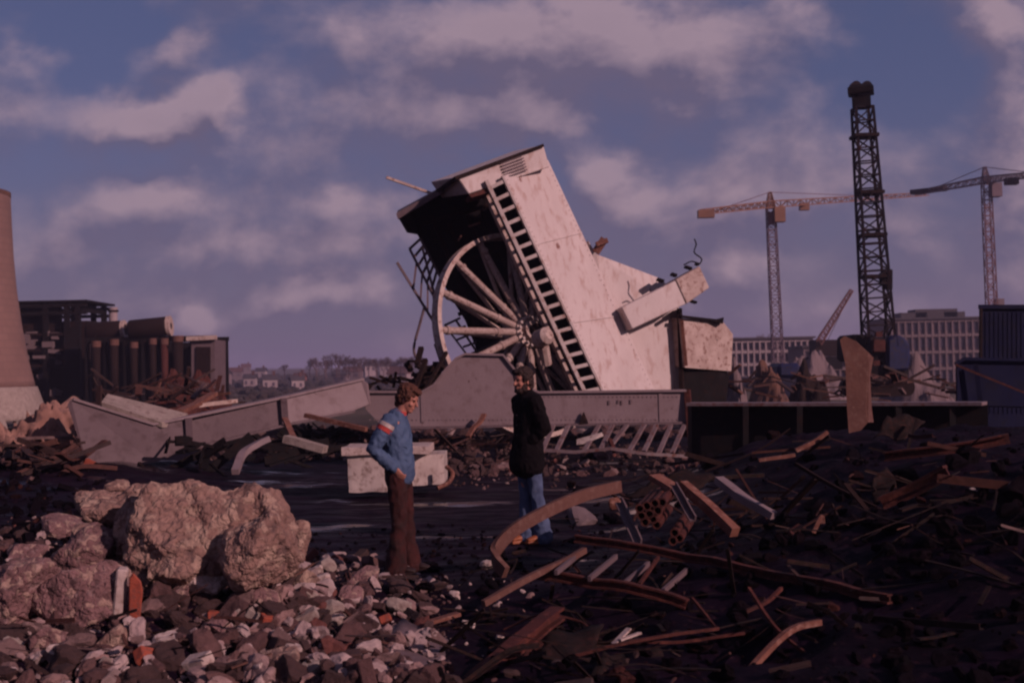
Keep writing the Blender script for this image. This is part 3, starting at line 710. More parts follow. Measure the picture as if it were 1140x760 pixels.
# hedges and scrub on the far slope
mb = MB(); rs = random.Random(77)
for k in range(900):
    y = rs.uniform(170, 700); x = rs.uniform(-.26, -.04)*y; s = rs.uniform(.6,1.8)*(y/250); v_, f_ = LOW[rs.randrange(8)]; m = rrot(rs, .4); c = Vector((x, y, H(x,y)+s*.2)); mb.add([c+m@(v*s*(1.1)) for v in v_], f_)
MT['scrub'] = mat('dark_scrub', (.028,.024,.020), (.045,.03,.028), scale=.2, rough=.95, bump=0)
tag(mb.build('scrub', MT['scrub']), 'dark hedges and scrub on the far slope', 'scrub', kind='stuff')

# tower cranes
def lattice(mb, a, b, w0, w1, nseg, r=.07, rb=.045, up=(0,1,0)):
    a, b = Vector(a), Vector(b); t = (b-a).normalized(); u = t.cross(Vector(up)).normalized(); v = t.cross(u).normalized()
    def cor(i, k):
        f = i/nseg; w_ = (w0*(1-f)+w1*f)/2; sx, sy = ((-1,-1),(1,-1),(1,1),(-1,1))[k%4]; return a.lerp(b, f)+u*sx*w_+v*sy*w_
    for k in range(4): mb.bar(cor(0,k), cor(nseg,k), r*2)
    for i in range(nseg):
        for k in range(4):
            p, q = (cor(i,k), cor(i+1,k+1)) if (i+k)%2 else (cor(i,k+1), cor(i+1,k)); mb.bar(p, q, rb*2)
            mb.bar(cor(i+1,k), cor(i+1,k+1), rb*2)
def tower_crane(label, base, top, d, jibL, jibR, m_mast, m_jib, apex, w_=1.35, cab=True, thin=.075):
    A = at(base[0], base[1], d); B = at(top[0], top[1], d)
    A = Vector((A.x, A.y, -2.2)); B = Vector((A.x*.0+B.x, B.y, B.z))
    root = empty('tower_crane', A, label, 'crane')
    m = MB(); lattice(m, A, B, w_, w_*.8, 26, thin, thin*.6); part('mast', m, MT[m_mast], root)
    m = MB(); ap = at(apex[0], apex[1], d); lattice(m, B, ap, w_*.8, .3, 5, thin, thin*.6); part('tower_head', m, MT[m_jib], root)
    if cab:
        c = MB(); c.box(B+Vector((.9,-.9,-1.0)), 1.4, 1.5, 1.9); part('cab', c, MT[m_jib], root)
    jl = at(*jibL[:2], jibL[2]); jr = at(*jibR[:2], jibR[2])
    m = MB(); lattice(m, jl, B.lerp(ap, .25), .55, .85, 18, thin*.9, thin*.5, (0,0,1)); part('counter_jib', m, MT[m_jib], root)
    m = MB(); lattice(m, B.lerp(ap,.25), jr, .85, .55, 30, thin*.9, thin*.5, (0,0,1)); part('jib', m, MT[m_jib], root)
    m = MB(); m.bar(ap, jl.lerp(B,.15), .09); m.bar(ap, jr.lerp(B,.25), .09); part('tie_rod', m, MT['greycr'], root)
    return root, jl, jr, B
r1, jl, jr, B = tower_crane('yellow tower crane with green mast standing behind the leaning headframe', (867,402), (858,232), 170, (782,236,150), (1032,216,225), 'greycr', 'yellow', (857,214))
m = MB(); m.box(jl+Vector((.4,0,-.25)), 1.9, 1.0, .9); part('counterweight', m, MT['yellow'], r1)
p = jl.lerp(B, -.0); m = MB(); q = B.lerp(jr, .17); m.box(q+Vector((0,0,-.2)), 1.3, 1.0, 1.0); part('trolley', m, MT['yellow'], r1)
m = MB(); m.tube([at(858.5,236,169.5), at(860,250,169.5)], .6, 8); part('slewing_ring', m, MT['redcr'], r1)
r2, jl, jr, B = tower_crane('dark red tower crane at the right edge above the office block', (1107,402), (1098,205), 180, (1020,215,200), (1190,190,160), 'redcr', 'greycr', (1096,186))
m = MB(); a = at(1015,214,199); b = at(1053,210,193); m.bar(a, b, .8, .7); part('counterweight', m, MT['cranelat'], r2)
m = MB(); m.box(at(1126,202,172), 1.6, 1.2, .9); part('trolley', m, MT['cranelat'], r2)
# small crane boom
root = empty('small_crane', at(914,392,140), 'small crane with a thin red boom raised to the right', 'crane')
m = MB(); lattice(m, at(911,382,140), at(948,323,140), .65, .35, 16, .05, .03); part('boom', m, MT['redcr'], root)
m = MB(); box_px(m, 908, 378, 936, 396, 140, 3); part('cab', m, MT['rust_dk'], root)
m = MB(); m.bar(at(948,323,140), at(921,380,139.5), .05); part('hoist_cable', m, MT['cranelat'], root)
m = MB(); p = at(920,397,140); m.box((p.x, 141.5, p.z-.7), 3.4, 3.2, 1.4); part('crawler_tracks', m, MT['dark'], root)

# piling rig / lattice crane
def rig():
    d = 64; A = at(979, 392, d); T = at(958, 97, d)
    root = empty('piling_rig', (A.x, A.y, -1.2), 'tall dark lattice crane with a capped mast standing on tracks', 'crane')
    m = MB(); lattice(m, A, at(960,120,d), 1.32, .85, 18, .07, .035); part('mast', m, MT['cranelat'], root)
    for (px, py) in ((968,215),(971,262),(973,308),(962,152)):
        m = MB(); p = at(px, py, d); m.box(p, 1.2, 1.2, .16); part('mast_collar', m, MT['rust_dk'], root)
    m = MB(); a, b = at(959.5,120,d), at(958,95,d); m.sweep([a, a.lerp(b,.55), a.lerp(b,.6), a.lerp(b,.85), b], [(x*.5,y*.5) for x,y in ((-1,-1),(1,-1),(1,1),(-1,1))], scale=[.9,.9,1.25,1.25,.7]); hd = part('mast_head', m, MT['dark'], root)
    for sx in (-1, 1):
        m = MB(); c = at(958+sx*6, 97, d); m.tube([c+Vector((0,-.25,0)), c+Vector((0,.25,0))], .26, 14); part('sheave', m, MT['cranelat'], hd)
    m = MB(); m.bar(at(990,306,d), at(983,390,d), .10); m.bar(at(985,325,d-.4), at(1001,392,d-.4), .07); m.tube([at(988,300,d), at(988,322,d)], .25, 8); m.box(at(986,309,d), .55, .4, .5); part('hammer', m, MT['dark'], root)
    m = MB(); m.bar(at(962,105,d-.7), at(1000,385,d-1), .03); part('hoist_cable', m, MT['cranelat'], root)
    # machine house: rounded blue drum-sided cab, dark body
    m = MB(); box_px(m, 948, 372, 975, 402, d-.3, 3); part('machine_house', m, MT['dark'], root, bevel=.15)
    m = MB(); box_px(m, 962, 388, 1012, 424, d-.6, 3.4); part('body', m, MT['dark'], root, bevel=.2)
    m = MB(); prof = [(988,378),(996,372),(1006,374),(1013,383),(1014,398),(1012,412),(988,414)]
    m.prism([at(x_,y_,d-1.0) for x_,y_ in prof], (0,1.6,0)); part('blue_housing', m, MT['craneblue'], root, bevel=.12)
    m = MB(); box_px(m, 972, 378, 986, 392, d-1, 1.5); part('gearbox', m, MT['rust'], root, bevel=.05)
    for (x_, y_) in ((978,372),(1006,420),(975,404),(990,419)):
        m = MB(); m.box(at(x_, y_, d-1.2), .32, .3, .25); part('fitting', m, MT['rust'], root)
    for k in (0, 2.6):
        m = MB(); c0, c1 = at(958,432,d-.8), at(1012,432,d-.8); pts = []
        L_ = c1.x-c0.x; z = c0.z
        for i in range(24):
            an = 2*math.pi*i/24; cx = L_/2*(1 if math.cos(an) > 0 else -1)+.45*math.cos(an); pts.append(Vector((c0.x+L_/2+cx*.9, d-.8+k, z+.45*math.sin(an))))
        m.prism(pts, (0,.6,0)); part('crawler_track', m, MT['rust_dk'], root)
rig()
# dark blue skip/container block at right edge
root = empty('blue_hut', at(1130,450,30), 'tall dark blue site hut at the right edge of the photo', 'hut')
m = MB(); m.prism([at(x,y,34) for x,y in ((1091,342),(1200,342),(1200,475),(1091,475))], (.40*3,3,0)); part('wall', m, MT['blue'], root)
m = MB(); m.prism([at(x,y,33.9) for x,y in ((1089,339),(1204,339),(1204,343.5),(1089,343.5))], (.40*3.3,3.3,0)); part('roof', m, MT['blue'], root)
m = MB()
for k in range(16): box_px(m, 1097+5*k, 348, 1098+5*k, 460, 33.98, .015)
part('cladding_rib', m, MT['blue'], root)
m = MB(); box_px(m, 1091.5, 343, 1094, 462, 33.9, .1); part('corner_post', m, MT['rust_dk'], root)
root = empty('blue_skip', at(1085,450,26), 'low dark blue skip in front of the tall blue hut', 'skip')
m = MB(); f = [at(x_,y_,28) for x_,y_ in ((1064,406),(1074,400),(1180,402),(1180,455),(1064,452))]; m.prism(f, (.36*1.7,1.7,0)); part('body', m, MT['blue'], root, bevel=.03)
m = MB(); m.bar(at(1063,405,27.9), at(1074,399,27.9), .06); m.bar(at(1074,399,27.9), at(1180,401,27.9), .06); part('rim', m, MT['blue'], root)
m = MB(); m.bar(at(1064,406,27.5), at(1148,440,27.2), .045); tag(m.build('thin_pole', MT['rust']), 'thin rusty pole leaning down across the dark blue skip', 'pole')
m = MB(); m.bar(at(1086,405,27.8), at(1092,452,27.8), .1, .05); part('side_rib', m, MT['blue'], root)
m = MB(); box_px(m, 866, 404, 892, 421, 70, 3); tag(m.build('blue_tank', MT['craneblue'], bevel=.2), 'small dark blue tank below the yellow tower crane', 'tank')

# ------------------------------------------------------------------ leaning headframe with winding wheel
D = 31.0
def plate(mb, pts, th=.06, off=None):
    P = [at(*p) for p in pts]; n = (P[1]-P[0]).cross(P[2]-P[0]).normalized()
    if n.y < 0: n = -n
    mb.prism(P, n*th)
HF = empty('collapsed_headframe', (at(600,470,D).x, D, .1), 'pale collapsed pit headframe leaning left over its winding wheel', 'headframe')
# box column: front face = big pale panel (turned to the sun), left face = lacing
m = MB(); plate(m, [(560,196,30.6),(610,178,31.8),(744,466,32.0),(687,467,30.8)], .08)
# plate joints and rivet lines
for t in (.28, .60):
    a = at(560,196,30.58).lerp(at(687,467,30.78), t); b = at(610,178,31.78).lerp(at(744,466,31.98), t); n_ = (b-a).cross(at(687,467,30.8)-at(560,196,30.6)).normalized(); n_ = -n_ if n_.y > 0 else n_
    m.bar(a+n_*.008, b+n_*.008, .03, .014, up=n_)
a0, a1, b0, b1 = at(560,196,30.6), at(687,467,30.8), at(610,178,31.8), at(744,466,32.0); nn = (b0-a0).cross(a1-a0).normalized(); nn = -nn if nn.y > 0 else nn
for i in range(52):
    t = i/52
    for u in (.045, .95):
        p = a0.lerp(a1, t).lerp(b0.lerp(b1, t), u)+nn*.008; m.box(p, .022, .022, .022)
part('front_plate', m, MT['white_steel'], HF)
# back of column
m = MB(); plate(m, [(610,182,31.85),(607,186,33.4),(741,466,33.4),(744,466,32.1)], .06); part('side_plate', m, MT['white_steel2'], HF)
# lacing face: two rails + battens; frame perpendicular to the front plate
LA0, LA1 = at(559,196,30.55), at(685,467,30.75)          # right rail (by the front plate)
LB0, LB1 = at(541,201,30.42), at(665,467,30.62)           # left rail
nl = (LB0-LA0).cross(LA1-LA0).normalized(); nl = -nl if nl.y > 0 else nl
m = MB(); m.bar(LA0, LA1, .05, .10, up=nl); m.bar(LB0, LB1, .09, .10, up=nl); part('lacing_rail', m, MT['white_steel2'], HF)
NR = 20
for i in range(NR):
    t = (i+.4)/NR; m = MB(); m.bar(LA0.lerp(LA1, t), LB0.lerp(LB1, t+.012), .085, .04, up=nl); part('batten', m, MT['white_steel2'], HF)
m = MB(); q0, q1 = at(536,206,30.75), at(655,467,30.95); m.bar(q0, q1, .07, .2, up=nl); part('inner_flange', m, MT['cream'], HF)
m = MB(); m.prism([LA0+Vector((.05,.6,0)), LB0+Vector((0,.6,0)), LB1+Vector((0,.6,0)), LA1+Vector((.05,.6,0))], (.0,.03,0)); part('column_web', m, MT['dark'], HF)
# top cap box
m = MB(); plate(m, [(509,197,30.2),(605,161,31.2),(612,186,31.3),(522,216,30.3)], 1.6); part('cap_beam', m, MT['white_steel'], HF, bevel=.02)
m = MB(); plate(m, [(506,196.5,30.1),(605,160,31.1),(606,163,31.1),(508,200,30.1)], 2.0); part('cap_lip', m, MT['rust_dk'], HF)
m = MB()
for k in range(6):
    t = .12+.14*k; a = at(556,179,30.64).lerp(at(564,202,30.72), t); b = at(581,170,30.9).lerp(at(588,193,30.97), t); m.bar(a, b, .035, .035)
part('louvre', m, MT['girder_dk'], HF)
m = MB(); plate(m, [(495,199,31.2),(512,193,31.3),(518,208,31.3),(505,212,31.2)], .8); part('cap_stub', m, MT['dark'], HF)
m = MB(); plate(m, [(522,216.5,30.3),(545,209,30.5),(548,213,30.5),(525,220,30.3)], .4); part('cap_soffit', m, MT['rust'], HF)
# dark hood over the wheel
m = MB()
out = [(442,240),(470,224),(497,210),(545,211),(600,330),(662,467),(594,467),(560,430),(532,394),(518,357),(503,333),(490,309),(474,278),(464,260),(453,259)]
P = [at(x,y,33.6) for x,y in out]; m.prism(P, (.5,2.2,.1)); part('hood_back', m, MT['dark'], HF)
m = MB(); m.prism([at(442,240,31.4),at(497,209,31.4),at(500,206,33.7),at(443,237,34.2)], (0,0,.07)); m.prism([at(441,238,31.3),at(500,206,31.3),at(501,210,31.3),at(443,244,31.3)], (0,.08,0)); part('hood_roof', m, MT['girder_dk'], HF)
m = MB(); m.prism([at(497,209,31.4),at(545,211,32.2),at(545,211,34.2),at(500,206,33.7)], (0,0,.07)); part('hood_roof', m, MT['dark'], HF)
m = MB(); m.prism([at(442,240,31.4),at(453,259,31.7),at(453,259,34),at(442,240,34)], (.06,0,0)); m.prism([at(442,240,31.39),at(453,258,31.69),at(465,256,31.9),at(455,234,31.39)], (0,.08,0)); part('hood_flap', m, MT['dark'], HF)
m = MB(); m.bar(at(430,197.5,31.2), at(482,216,31.5), .08, .06); part('sticking_out_rail', m, MT['cream'], HF)
m = MB()
for (a,b) in (((500,250),(560,400)),((520,240),(600,420)),((480,240),(530,360)),((535,230),(625,440))): m.bar(at(*a,33.3), at(*b,33.3), .12, .1)
for (a,b) in (((470,250),(545,228)),((495,300),(570,270)),((510,350),(600,320))): m.bar(at(*a,33.2), at(*b,33.2), .10, .1)
part('hood_stiffener', m, MT['rust_dk'], HF)
m = MB(); m.bar(at(522,252,31.7), at(534,248,31.8), .1, .05); m.bar(at(514,262,31.6), at(510,268,31.6), .04); part('torn_bracket', m, MT['rust_lt'], HF)
# gusset plate and cross beam
m = MB(); plate(m, [(655,268,32.2),(664,283,32.2),(738,311,33.0),(757,345,33.0),(760,466,33.0),(700,466,32.2)], .12); part('gusset_plate', m, MT['white_steel'], HF)
m = MB(); m.bar(at(756.5,343,32.8), at(760.5,466,32.8), .09, .3); part('gusset_edge', m, MT['rust_dk'], HF)
m = MB(); plate(m, [(692,342,31.5),(752,312,32.0),(764,338,32.0),(704,366,31.5)], .7); part('cross_beam', m, MT['white_steel'], HF, bevel=.02)
m = MB(); plate(m, [(752.5,311,31.97),(779,296,32.25),(790,320,32.25),(764.5,338,31.97)], .75); ce = part('cross_beam_end', m, MT['cream'], HF, bevel=.02)
m = MB()
for (x_,y_,sx,sy) in ((735,312,12,5),(750,306,10,5),(766,298,12,4),(776,294,6,4),(756,346,5,5),(772,336,10,4)):
    c = at(x_,y_,32.4); m.box(c, sx/70, .4, sy/80, Matrix.Rotation(R(20),3,'Y'))
part('torn_bolts', m, MT['dark'], HF)
m = MB(); m.bar(at(663,281,31.9), at(673,266,31.9), .16, .2); m.box(at(670,270,31.85), .3,.25,.12, Matrix.Rotation(R(-20),3,'Y')); part('bent_lug', m, MT['brick'] if False else MT['rust_lt'], HF)
m = MB(); m.tube(bend([at(779,294,31.2), at(781,288,31.2), at(773,281,31.2), at(775,272,31.2), at(773,266,31.2)], 6), .018, 6); m.tube(bend([at(779,294,31.2), at(770,291,31.2), at(761,295,31.2)], 5), .018, 6); part('wire', m, MT['dark'], HF)
# beige box panel on right with black base
m = MB(); plate(m, [(757,354,32.6),(805,358,33.4),(816,372,33.6),(814,413,33.6),(762,409,32.6)], .9); part('tail_box', m, MT['cream'], HF)
m = MB(); m.bar(at(757,352,32.5), at(800,357,33.2), .1, .06); m.prism([at(790,357,33.0),at(806,353,33.1),at(805,360,33.1)], (0,.2,0)); part('tail_lip', m, MT['dark'], HF)
m = MB(); plate(m, [(762,411,32.9),(800,414,33.4),(812,417,33.6),(808,452,33.4),(800,476,33.4),(762,476,32.9)], 1.6); part('tail_base', m, MT['dark'], HF)
m = MB()
for (a,b) in (((759,356),(764,407)),): m.bar(at(*a,32.55), at(*b,32.55), .08, .04)
part('tail_brace', m, MT['rust_lt'], HF)

# catwalk lattice hanging left
m = MB()
ca = [(442,292,31.6),(482,357,31.8)]; cb = [(456,277,32.2),(487,338,32.3)]; cc_ = [(468,266,32.6),(492,312,32.6)]
for (a,b) in (ca, cb, cc_): m.bar(at(*a), at(*b), .06)
for k in range(7):
    t = k/6.5; b_ = at(*cb[0]).lerp(at(*cb[1]), t); c_ = at(*cc_[0]).lerp(at(*cc_[1]), t); m.bar(b_, c_, .05)
for k in range(4):
    t = .25+.2*k; m.bar(at(*ca[0]).lerp(at(*ca[1]), t+.2), at(*cb[0]).lerp(at(*cb[1]), t), .045)
m.bar(at(470,275,32.3), at(490,352,32.3), .05)
for k in range(4): m.bar(at(495+7*k,362+8*k,32.8), at(512+6*k,354+9*k,33.2), .05)
m.bar(at(496,363,32.8), at(520,395,32.8), .05); m.bar(at(508,357,32.8), at(531,392,33), .05)
part('catwalk', m, MT['girder_dk'], HF)
m = MB(); m.tube(bend([at(473,340,31.7), at(467,362,31.7), at(461,385,31.7), at(463,397,31.7), at(472,404,31.6)], 6), .035, 8); part('hanging_pipe', m, MT['girder_dk'], HF)

# winding wheel: 16 round spokes, channel rim, boss
WC = at(582, 373, 31.3); RW = 2.58
mj = Vector((-.37, 0, .93)).normalized()            # up along the lean
vleft = Vector((-.93, 0, -.37))
tl = R(41); mn = (vleft*math.cos(tl) + Vector((0,-1,0))*math.sin(tl)).normalized()   # left rim nearer
nrm = mj.cross(mn).normalized(); nrm = -nrm if nrm.y > 0 else nrm
def wp(ang, r, o=0): return WC + mj*math.cos(ang)*r + mn*math.sin(ang)*r + nrm*o
WH = empty('winding_wheel', WC, 'large pale spoked winding wheel hanging in the dark headframe hood', 'wheel')
m = MB(); n = 96; prof = [(-.10,-.13),(-.10,.13),(-.055,.13),(-.03,.07),(-.03,-.07),(-.055,-.13)]
prof = [(0,-.16),(.10,-.16),(.06,-.05),(.06,.05),(.10,.16),(0,.16)]
vs, fs = [], []
for i in range(n):
    a = 2*math.pi*i/n
    for (x, y) in prof: vs.append(wp(a, RW-.1+x*1.1, y*.8))
k_ = len(prof)
for i in range(n):
    for j in range(k_): fs.append((i*k_+j, i*k_+(j+1)%k_, ((i+1)%n)*k_+(j+1)%k_, ((i+1)%n)*k_+j))
m.add(vs, fs); part('rim', m, MT['cream'], WH)
for s_ in (1,):
    for i in range(16):
        a = R(3+22.5*i); m = MB(); pts = [wp(a, .42, .20), wp(a, 1.2, .12), wp(a, RW-.12, .0)]
        m.tube(pts, .085, 10); 
        m.tube([wp(a, .85, .15), wp(a, .93, .145)], .105, 10); m.tube([wp(a, RW-.36, .02), wp(a, RW-.28, .015)], .11, 10)
        part('spoke', m, MT['spoke'], WH, smooth=False)
        if i % 1 == 0:
            m = MB(); m.tube([wp(a, .42, -.28), wp(a, RW-.12, -.05)], .05, 8); part('spoke', m, MT['cream'], WH)
m = MB(); m.tube([WC+nrm*.45, WC+nrm*.30, WC+nrm*.29, WC-nrm*.40, WC-nrm*.55], .40, 24, [.62,.66,1,1,.6]); hb = part('boss', m, MT['cream'], WH)
m = MB()
for i in range(16):
    a = R(3+22.5*i+11); m.tube([wp(a,.36,.28), wp(a,.36,.40)], .04, 6)
part('boss_bolt', m, MT['white_steel2'], hb)
m = MB(); m.tube([WC-nrm*2.4, WC+nrm*.6], .14, 14); part('axle', m, MT['rust_dk'], WH)
m = MB(); c = at(603,376,30.3); m.tube([c+nrm*.3, c+nrm*.2, c-nrm*.1, c-nrm*.2], .22, 16, [.5,.95,1,.8]); m.tube([c+Vector((.05,.1,-.2)), c+Vector((.12,.3,-.62))], .13, 8); part('axle_bearing', m, MT['cream'], HF)

# ------------------------------------------------------------------ grey plate girder across the middle
def girder(name, root, pts, m_, th=.10, flange=.30):
    P = [at(*p) for p in pts]; m = MB(); m.prism(P, (0,th,0)); return part(name, m, MT[m_], root)
G = empty('plate_girder', at(590,475,26), 'grey riveted plate girder with a rounded hump, lying across behind the two men', 'girder')
G1 = [(409,436),(470,436),(484,428),(497,411),(508,399),(518,394),(560,395),(575,414),(588,431),(600,436.5),(763,434.5),(765,470),(620,472.5),(470,475.5),(425,474),(407,455)]
mw = MB(); mw.prism([at(x,y,26.4) for x,y in G1], (0,.12,0))
m = MB()
tops = [G1[i] for i in range(0,11)]
m.sweep([at(x,y,26.5) for x,y in tops], RP(.34,.045)); part('top_flange', m, MT['girder'], G)
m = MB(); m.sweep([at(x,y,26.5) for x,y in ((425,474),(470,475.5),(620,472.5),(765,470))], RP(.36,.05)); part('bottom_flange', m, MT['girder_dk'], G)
for k in range(74):
    x_ = 412+k*4.75
    for y_ in (441.5, 467):
        if x_ < 605 and y_ < 445: continue
        p = at(x_, y_, 26.395); mw.box(p, .022, .02, .022)
part('web_plate', mw, MT['girder'], G)
for x_ in (470, 735):
    m = MB(); m.bar(at(x_,438 if x_>600 else 440,26.39), at(x_+1,470,26.39), .07, .02, up=(0,1,0)); part('stiffener', m, MT['girder'], G)
m = MB()       # illegible stencilled smudges
for (x_,y_,w_,h_) in ((678,448,3.5,6),(688,447,3,5),(692,448,3,6),(702,447,3,6)): m.box(at(x_,y_,26.385), w_/54*.6, .012, h_/54*.8)
part('stencil_mark', m, MT['girder_dk'], G)
m = MB(); m.prism([at(x,y,26.3) for x,y in ((645,472),(647,464),(650,458),(652,463),(655,471))], (0,.05,0)); part('torn_tab', m, MT['rust_dk'], G)
m = MB(); m.bar(at(765,434,26.4), at(771,508,26.2), .12, .14); part('end_post', m, MT['rust'], G)
m = MB(); m.sweep([at(*p) for p in ((606,501,25.6),(640,503,25.5),(680,499,25.4),(720,505,25.4),(772,508,25.6))], RP(.10,.06)); part('lower_rail', m, MT['rail'], G)
rs = random.Random(12)
for (x0_, x1_) in ((616,603),(633,618),(667,649),(682,668),(698,702 if False else 676),(717,700),(731,717),(747,733),(762,748)):
    m = MB(); m.bar(at(x0_,473,26.3), at(x1_,502+rs.uniform(-1,4),25.5), .085, .05); part('hanging_strut', m, MT['rail'], G)
m = MB(); m.bar(at(679,489,25.7), at(684,502,25.4), .07); part('hanging_strut', m, MT['rust'], G)
m = MB(); plate(m, [(642,489,25.9),(670,481,25.9),(672,485,25.9),(660,490,25.8),(650,494,25.8),(642,495,25.8)], .05); tag(m.build('metal_offcut', MT['concrete_w']), 'small pale torn panel behind the slanting struts of the girder', 'offcut')
for (x0_, y0_, x1_, y1_, c_) in ((537,470,529,480,'rust_lt'),(540,466,527,484,'rust_lt')):
    pass
m = MB(); m.sweep(bend([at(539,461,26.2), at(534,470,26), at(527,476,25.8), at(521,486,25.6)], 4), RP(.10,.05)); tag(m.build('bent_strap', MT['rust_lt']), 'short orange brown strap hanging over the edge of the humped girder', 'strap')

# left bent girder
GL = empty('bent_girder', at(240,500,24), 'dark grey plate girder kinked twice, lying on the left', 'girder')
segs = [([(75,450,23.4),(79,444,23.4),(168,472,23.9),(168.5,513,23.9),(121,523,23.5),(97,518,23.4)],'end_plate'),
        ([(168,472,23.9),(208,464,24.2),(212,499,24.2),(168.5,513,23.9)],'web_plate'),
        ([(208,464,24.3),(314,442,25.0),(318,472,25.0),(212,499,24.3)],'web_plate'),
        ([(314,443,25.0),(401,422,25.9),(408,427,25.9),(411,450,25.9),(391,458,25.7),(318,472,25.0)],'web_plate')]
for pts, nm in segs:
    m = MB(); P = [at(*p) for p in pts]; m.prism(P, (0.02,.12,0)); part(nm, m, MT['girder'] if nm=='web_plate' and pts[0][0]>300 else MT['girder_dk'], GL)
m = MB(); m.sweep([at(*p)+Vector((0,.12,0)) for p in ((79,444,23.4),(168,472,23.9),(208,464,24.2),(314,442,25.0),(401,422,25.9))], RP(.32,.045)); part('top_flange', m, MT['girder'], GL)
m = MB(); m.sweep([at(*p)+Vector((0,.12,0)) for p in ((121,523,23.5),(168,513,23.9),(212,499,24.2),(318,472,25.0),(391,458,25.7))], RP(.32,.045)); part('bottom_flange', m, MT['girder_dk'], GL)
for (x_,y0_,y1_,d_) in ((210,465,499,24.12),(316,443,472,24.9)):
    m = MB(); m.bar(at(x_,y0_,d_), at(x_+2,y1_,d_), .12, .05, up=(0,1,0)); part('stiffener', m, MT['girder_dk'], GL)
for (x0_,y0_,x1_,y1_) in ((110,521,116,533),(122,522,130,536),(137,519,144,532),(155,515,162,524)):
    m = MB(); m.bar(at(x0_,y0_,23.7), at(x1_,y1_,23.3), .06, .04); part('hanging_strut', m, MT['rust_dk'], GL)
m = MB(); m.box(at(100,519,23.2), .22,.12,.22, Matrix.Rotation(.5,3,'Y')); part('red_bracket', m, MT['brick'], GL)
m = MB(); P = [at(*p) for p in ((113,447,23.9),(120,438,24.6),(209,460,24.6),(196,468,24.2),(180,470,23.9))]; m.prism(P, (0,.03,-.10)); tag(m.build('pale_slab', MT['concrete']), 'long pale slab lying on top of the kinked girder end', 'slab')

# ------------------------------------------------------------------ long dark wall with top flange coloured pale as if lit on the right
DW = empty('rail_topped_beam', at(930,510,21), 'long black beam with a pale flat top rail behind the right scrap heap', 'beam')
m = MB(); m.prism([at(770,449,23.0),at(1100,449,21.0),at(1100,540,21.0),at(770,520,23.0)], (0,.5,0)); part('web', m, MT['dark'], DW)
m = MB(); m.sweep([at(768,449.5,22.9), at(900,449.5,22.1), at(1040,449,21.2), at(1096,449,20.8)], RP(.5,.055)); part('top_rail', m, MT['rail'], DW)  # sunlit top flange: its brightness is put into a paler colour
for x_ in (830, 890, 1000, 1060):
    m = MB(); m.bar(at(x_,452,22.7-(x_-770)*.0061-.05), at(x_,520,22.7-(x_-770)*.0061-.05), .1, .06, up=(0,1,0)); part('rib', m, MT['dark'], DW)
m = MB(); m.sweep([at(936,376,16.6), at(941,400,16.6), at(944,430,16.6), at(947,481,16.6)], RP(.0,.0)); 
m = MB(); 
P = [(935,378),(940,374),(953,380),(966,392),(967,398),(962,420),(964,455),(966,470),(958,479),(945,482),(943,455),(942,430),(941,405)]
m.prism([at(x,y,17.2) for x,y in P], (.02,.05,0)); m.prism([at(x,y,17.2) for x,y in ((966,392),(967,398),(962,420),(964,455),(966,470))] + [at(x,y,17.5) for x,y in ((972,470),(970,455),(968,420),(972,398))], (.01,.01,.0))
tag(m.build('bent_steel_plate', MT['dull']), 'upright bent rusty plate standing in front of the piling rig', 'plate')

# ------------------------------------------------------------------ white concrete block and trough
WB = empty('concrete_block', at(420,546,19.8), 'square whitewashed concrete plinth with an overhanging slab beside the blue jacketed man', 'concrete block')
def rough_block(x0,y0,x1,y1,d,dep,name,m_,root,seed,slant=0):
    bm = bmesh.new(); a = at(x0,y1,d); b = at(x1,y0,d); sx, sz = b.x-a.x, b.z-a.z
    bmesh.ops.create_cube(bm, size=1); bmesh.ops.subdivide_edges(bm, edges=bm.edges[:], cuts=9, use_grid_fill=True)
    k = MB()
    vs = []
    for v in bm.verts:
        p = Vector((a.x+sx/2+v.co.x*sx, d+dep/2+v.co.y*dep+slant*(v.co.x), a.z+sz/2+v.co.z*sz))
        e = sum(1 for c in v.co if abs(c) > .49)
        p += .02*Vector(noise.noise_vector(p*4+Vector((seed,0,0))))*(.8 if e > 1 else .35) - (Vector(v.co)*.012 if e > 1 else Vector())
        vs.append(p)
    bm.verts.index_update(); k.add(vs, [tuple(v.index for v in f.verts) for f in bm.faces]); bm.free()
    return part(name, k, MT[m_], root)
rough_block(388,504,430,548,19.8,.9,'plinth','concrete_w',WB,1)
rough_block(380,496,478,507.5,19.72,1.2,'cap_slab','palest',WB,2)
WB2 = empty('broken_trough', at(470,540,19.8), 'chipped pale concrete trough right of the whitewashed plinth', 'concrete block')
rough_block(433,505,494,541,20.1,1.0,'body','concrete_w',WB2,3,.3)
m = MB(); m.tube(bend([at(497,519,19.9), at(504,527,19.8), at(499,537,19.7), at(487,543,19.6)], 5), .035, 8); tag(m.build('bent_hoop', MT['rust_lt']), 'pale bent pipe curling at the right of the trough', 'pipe')

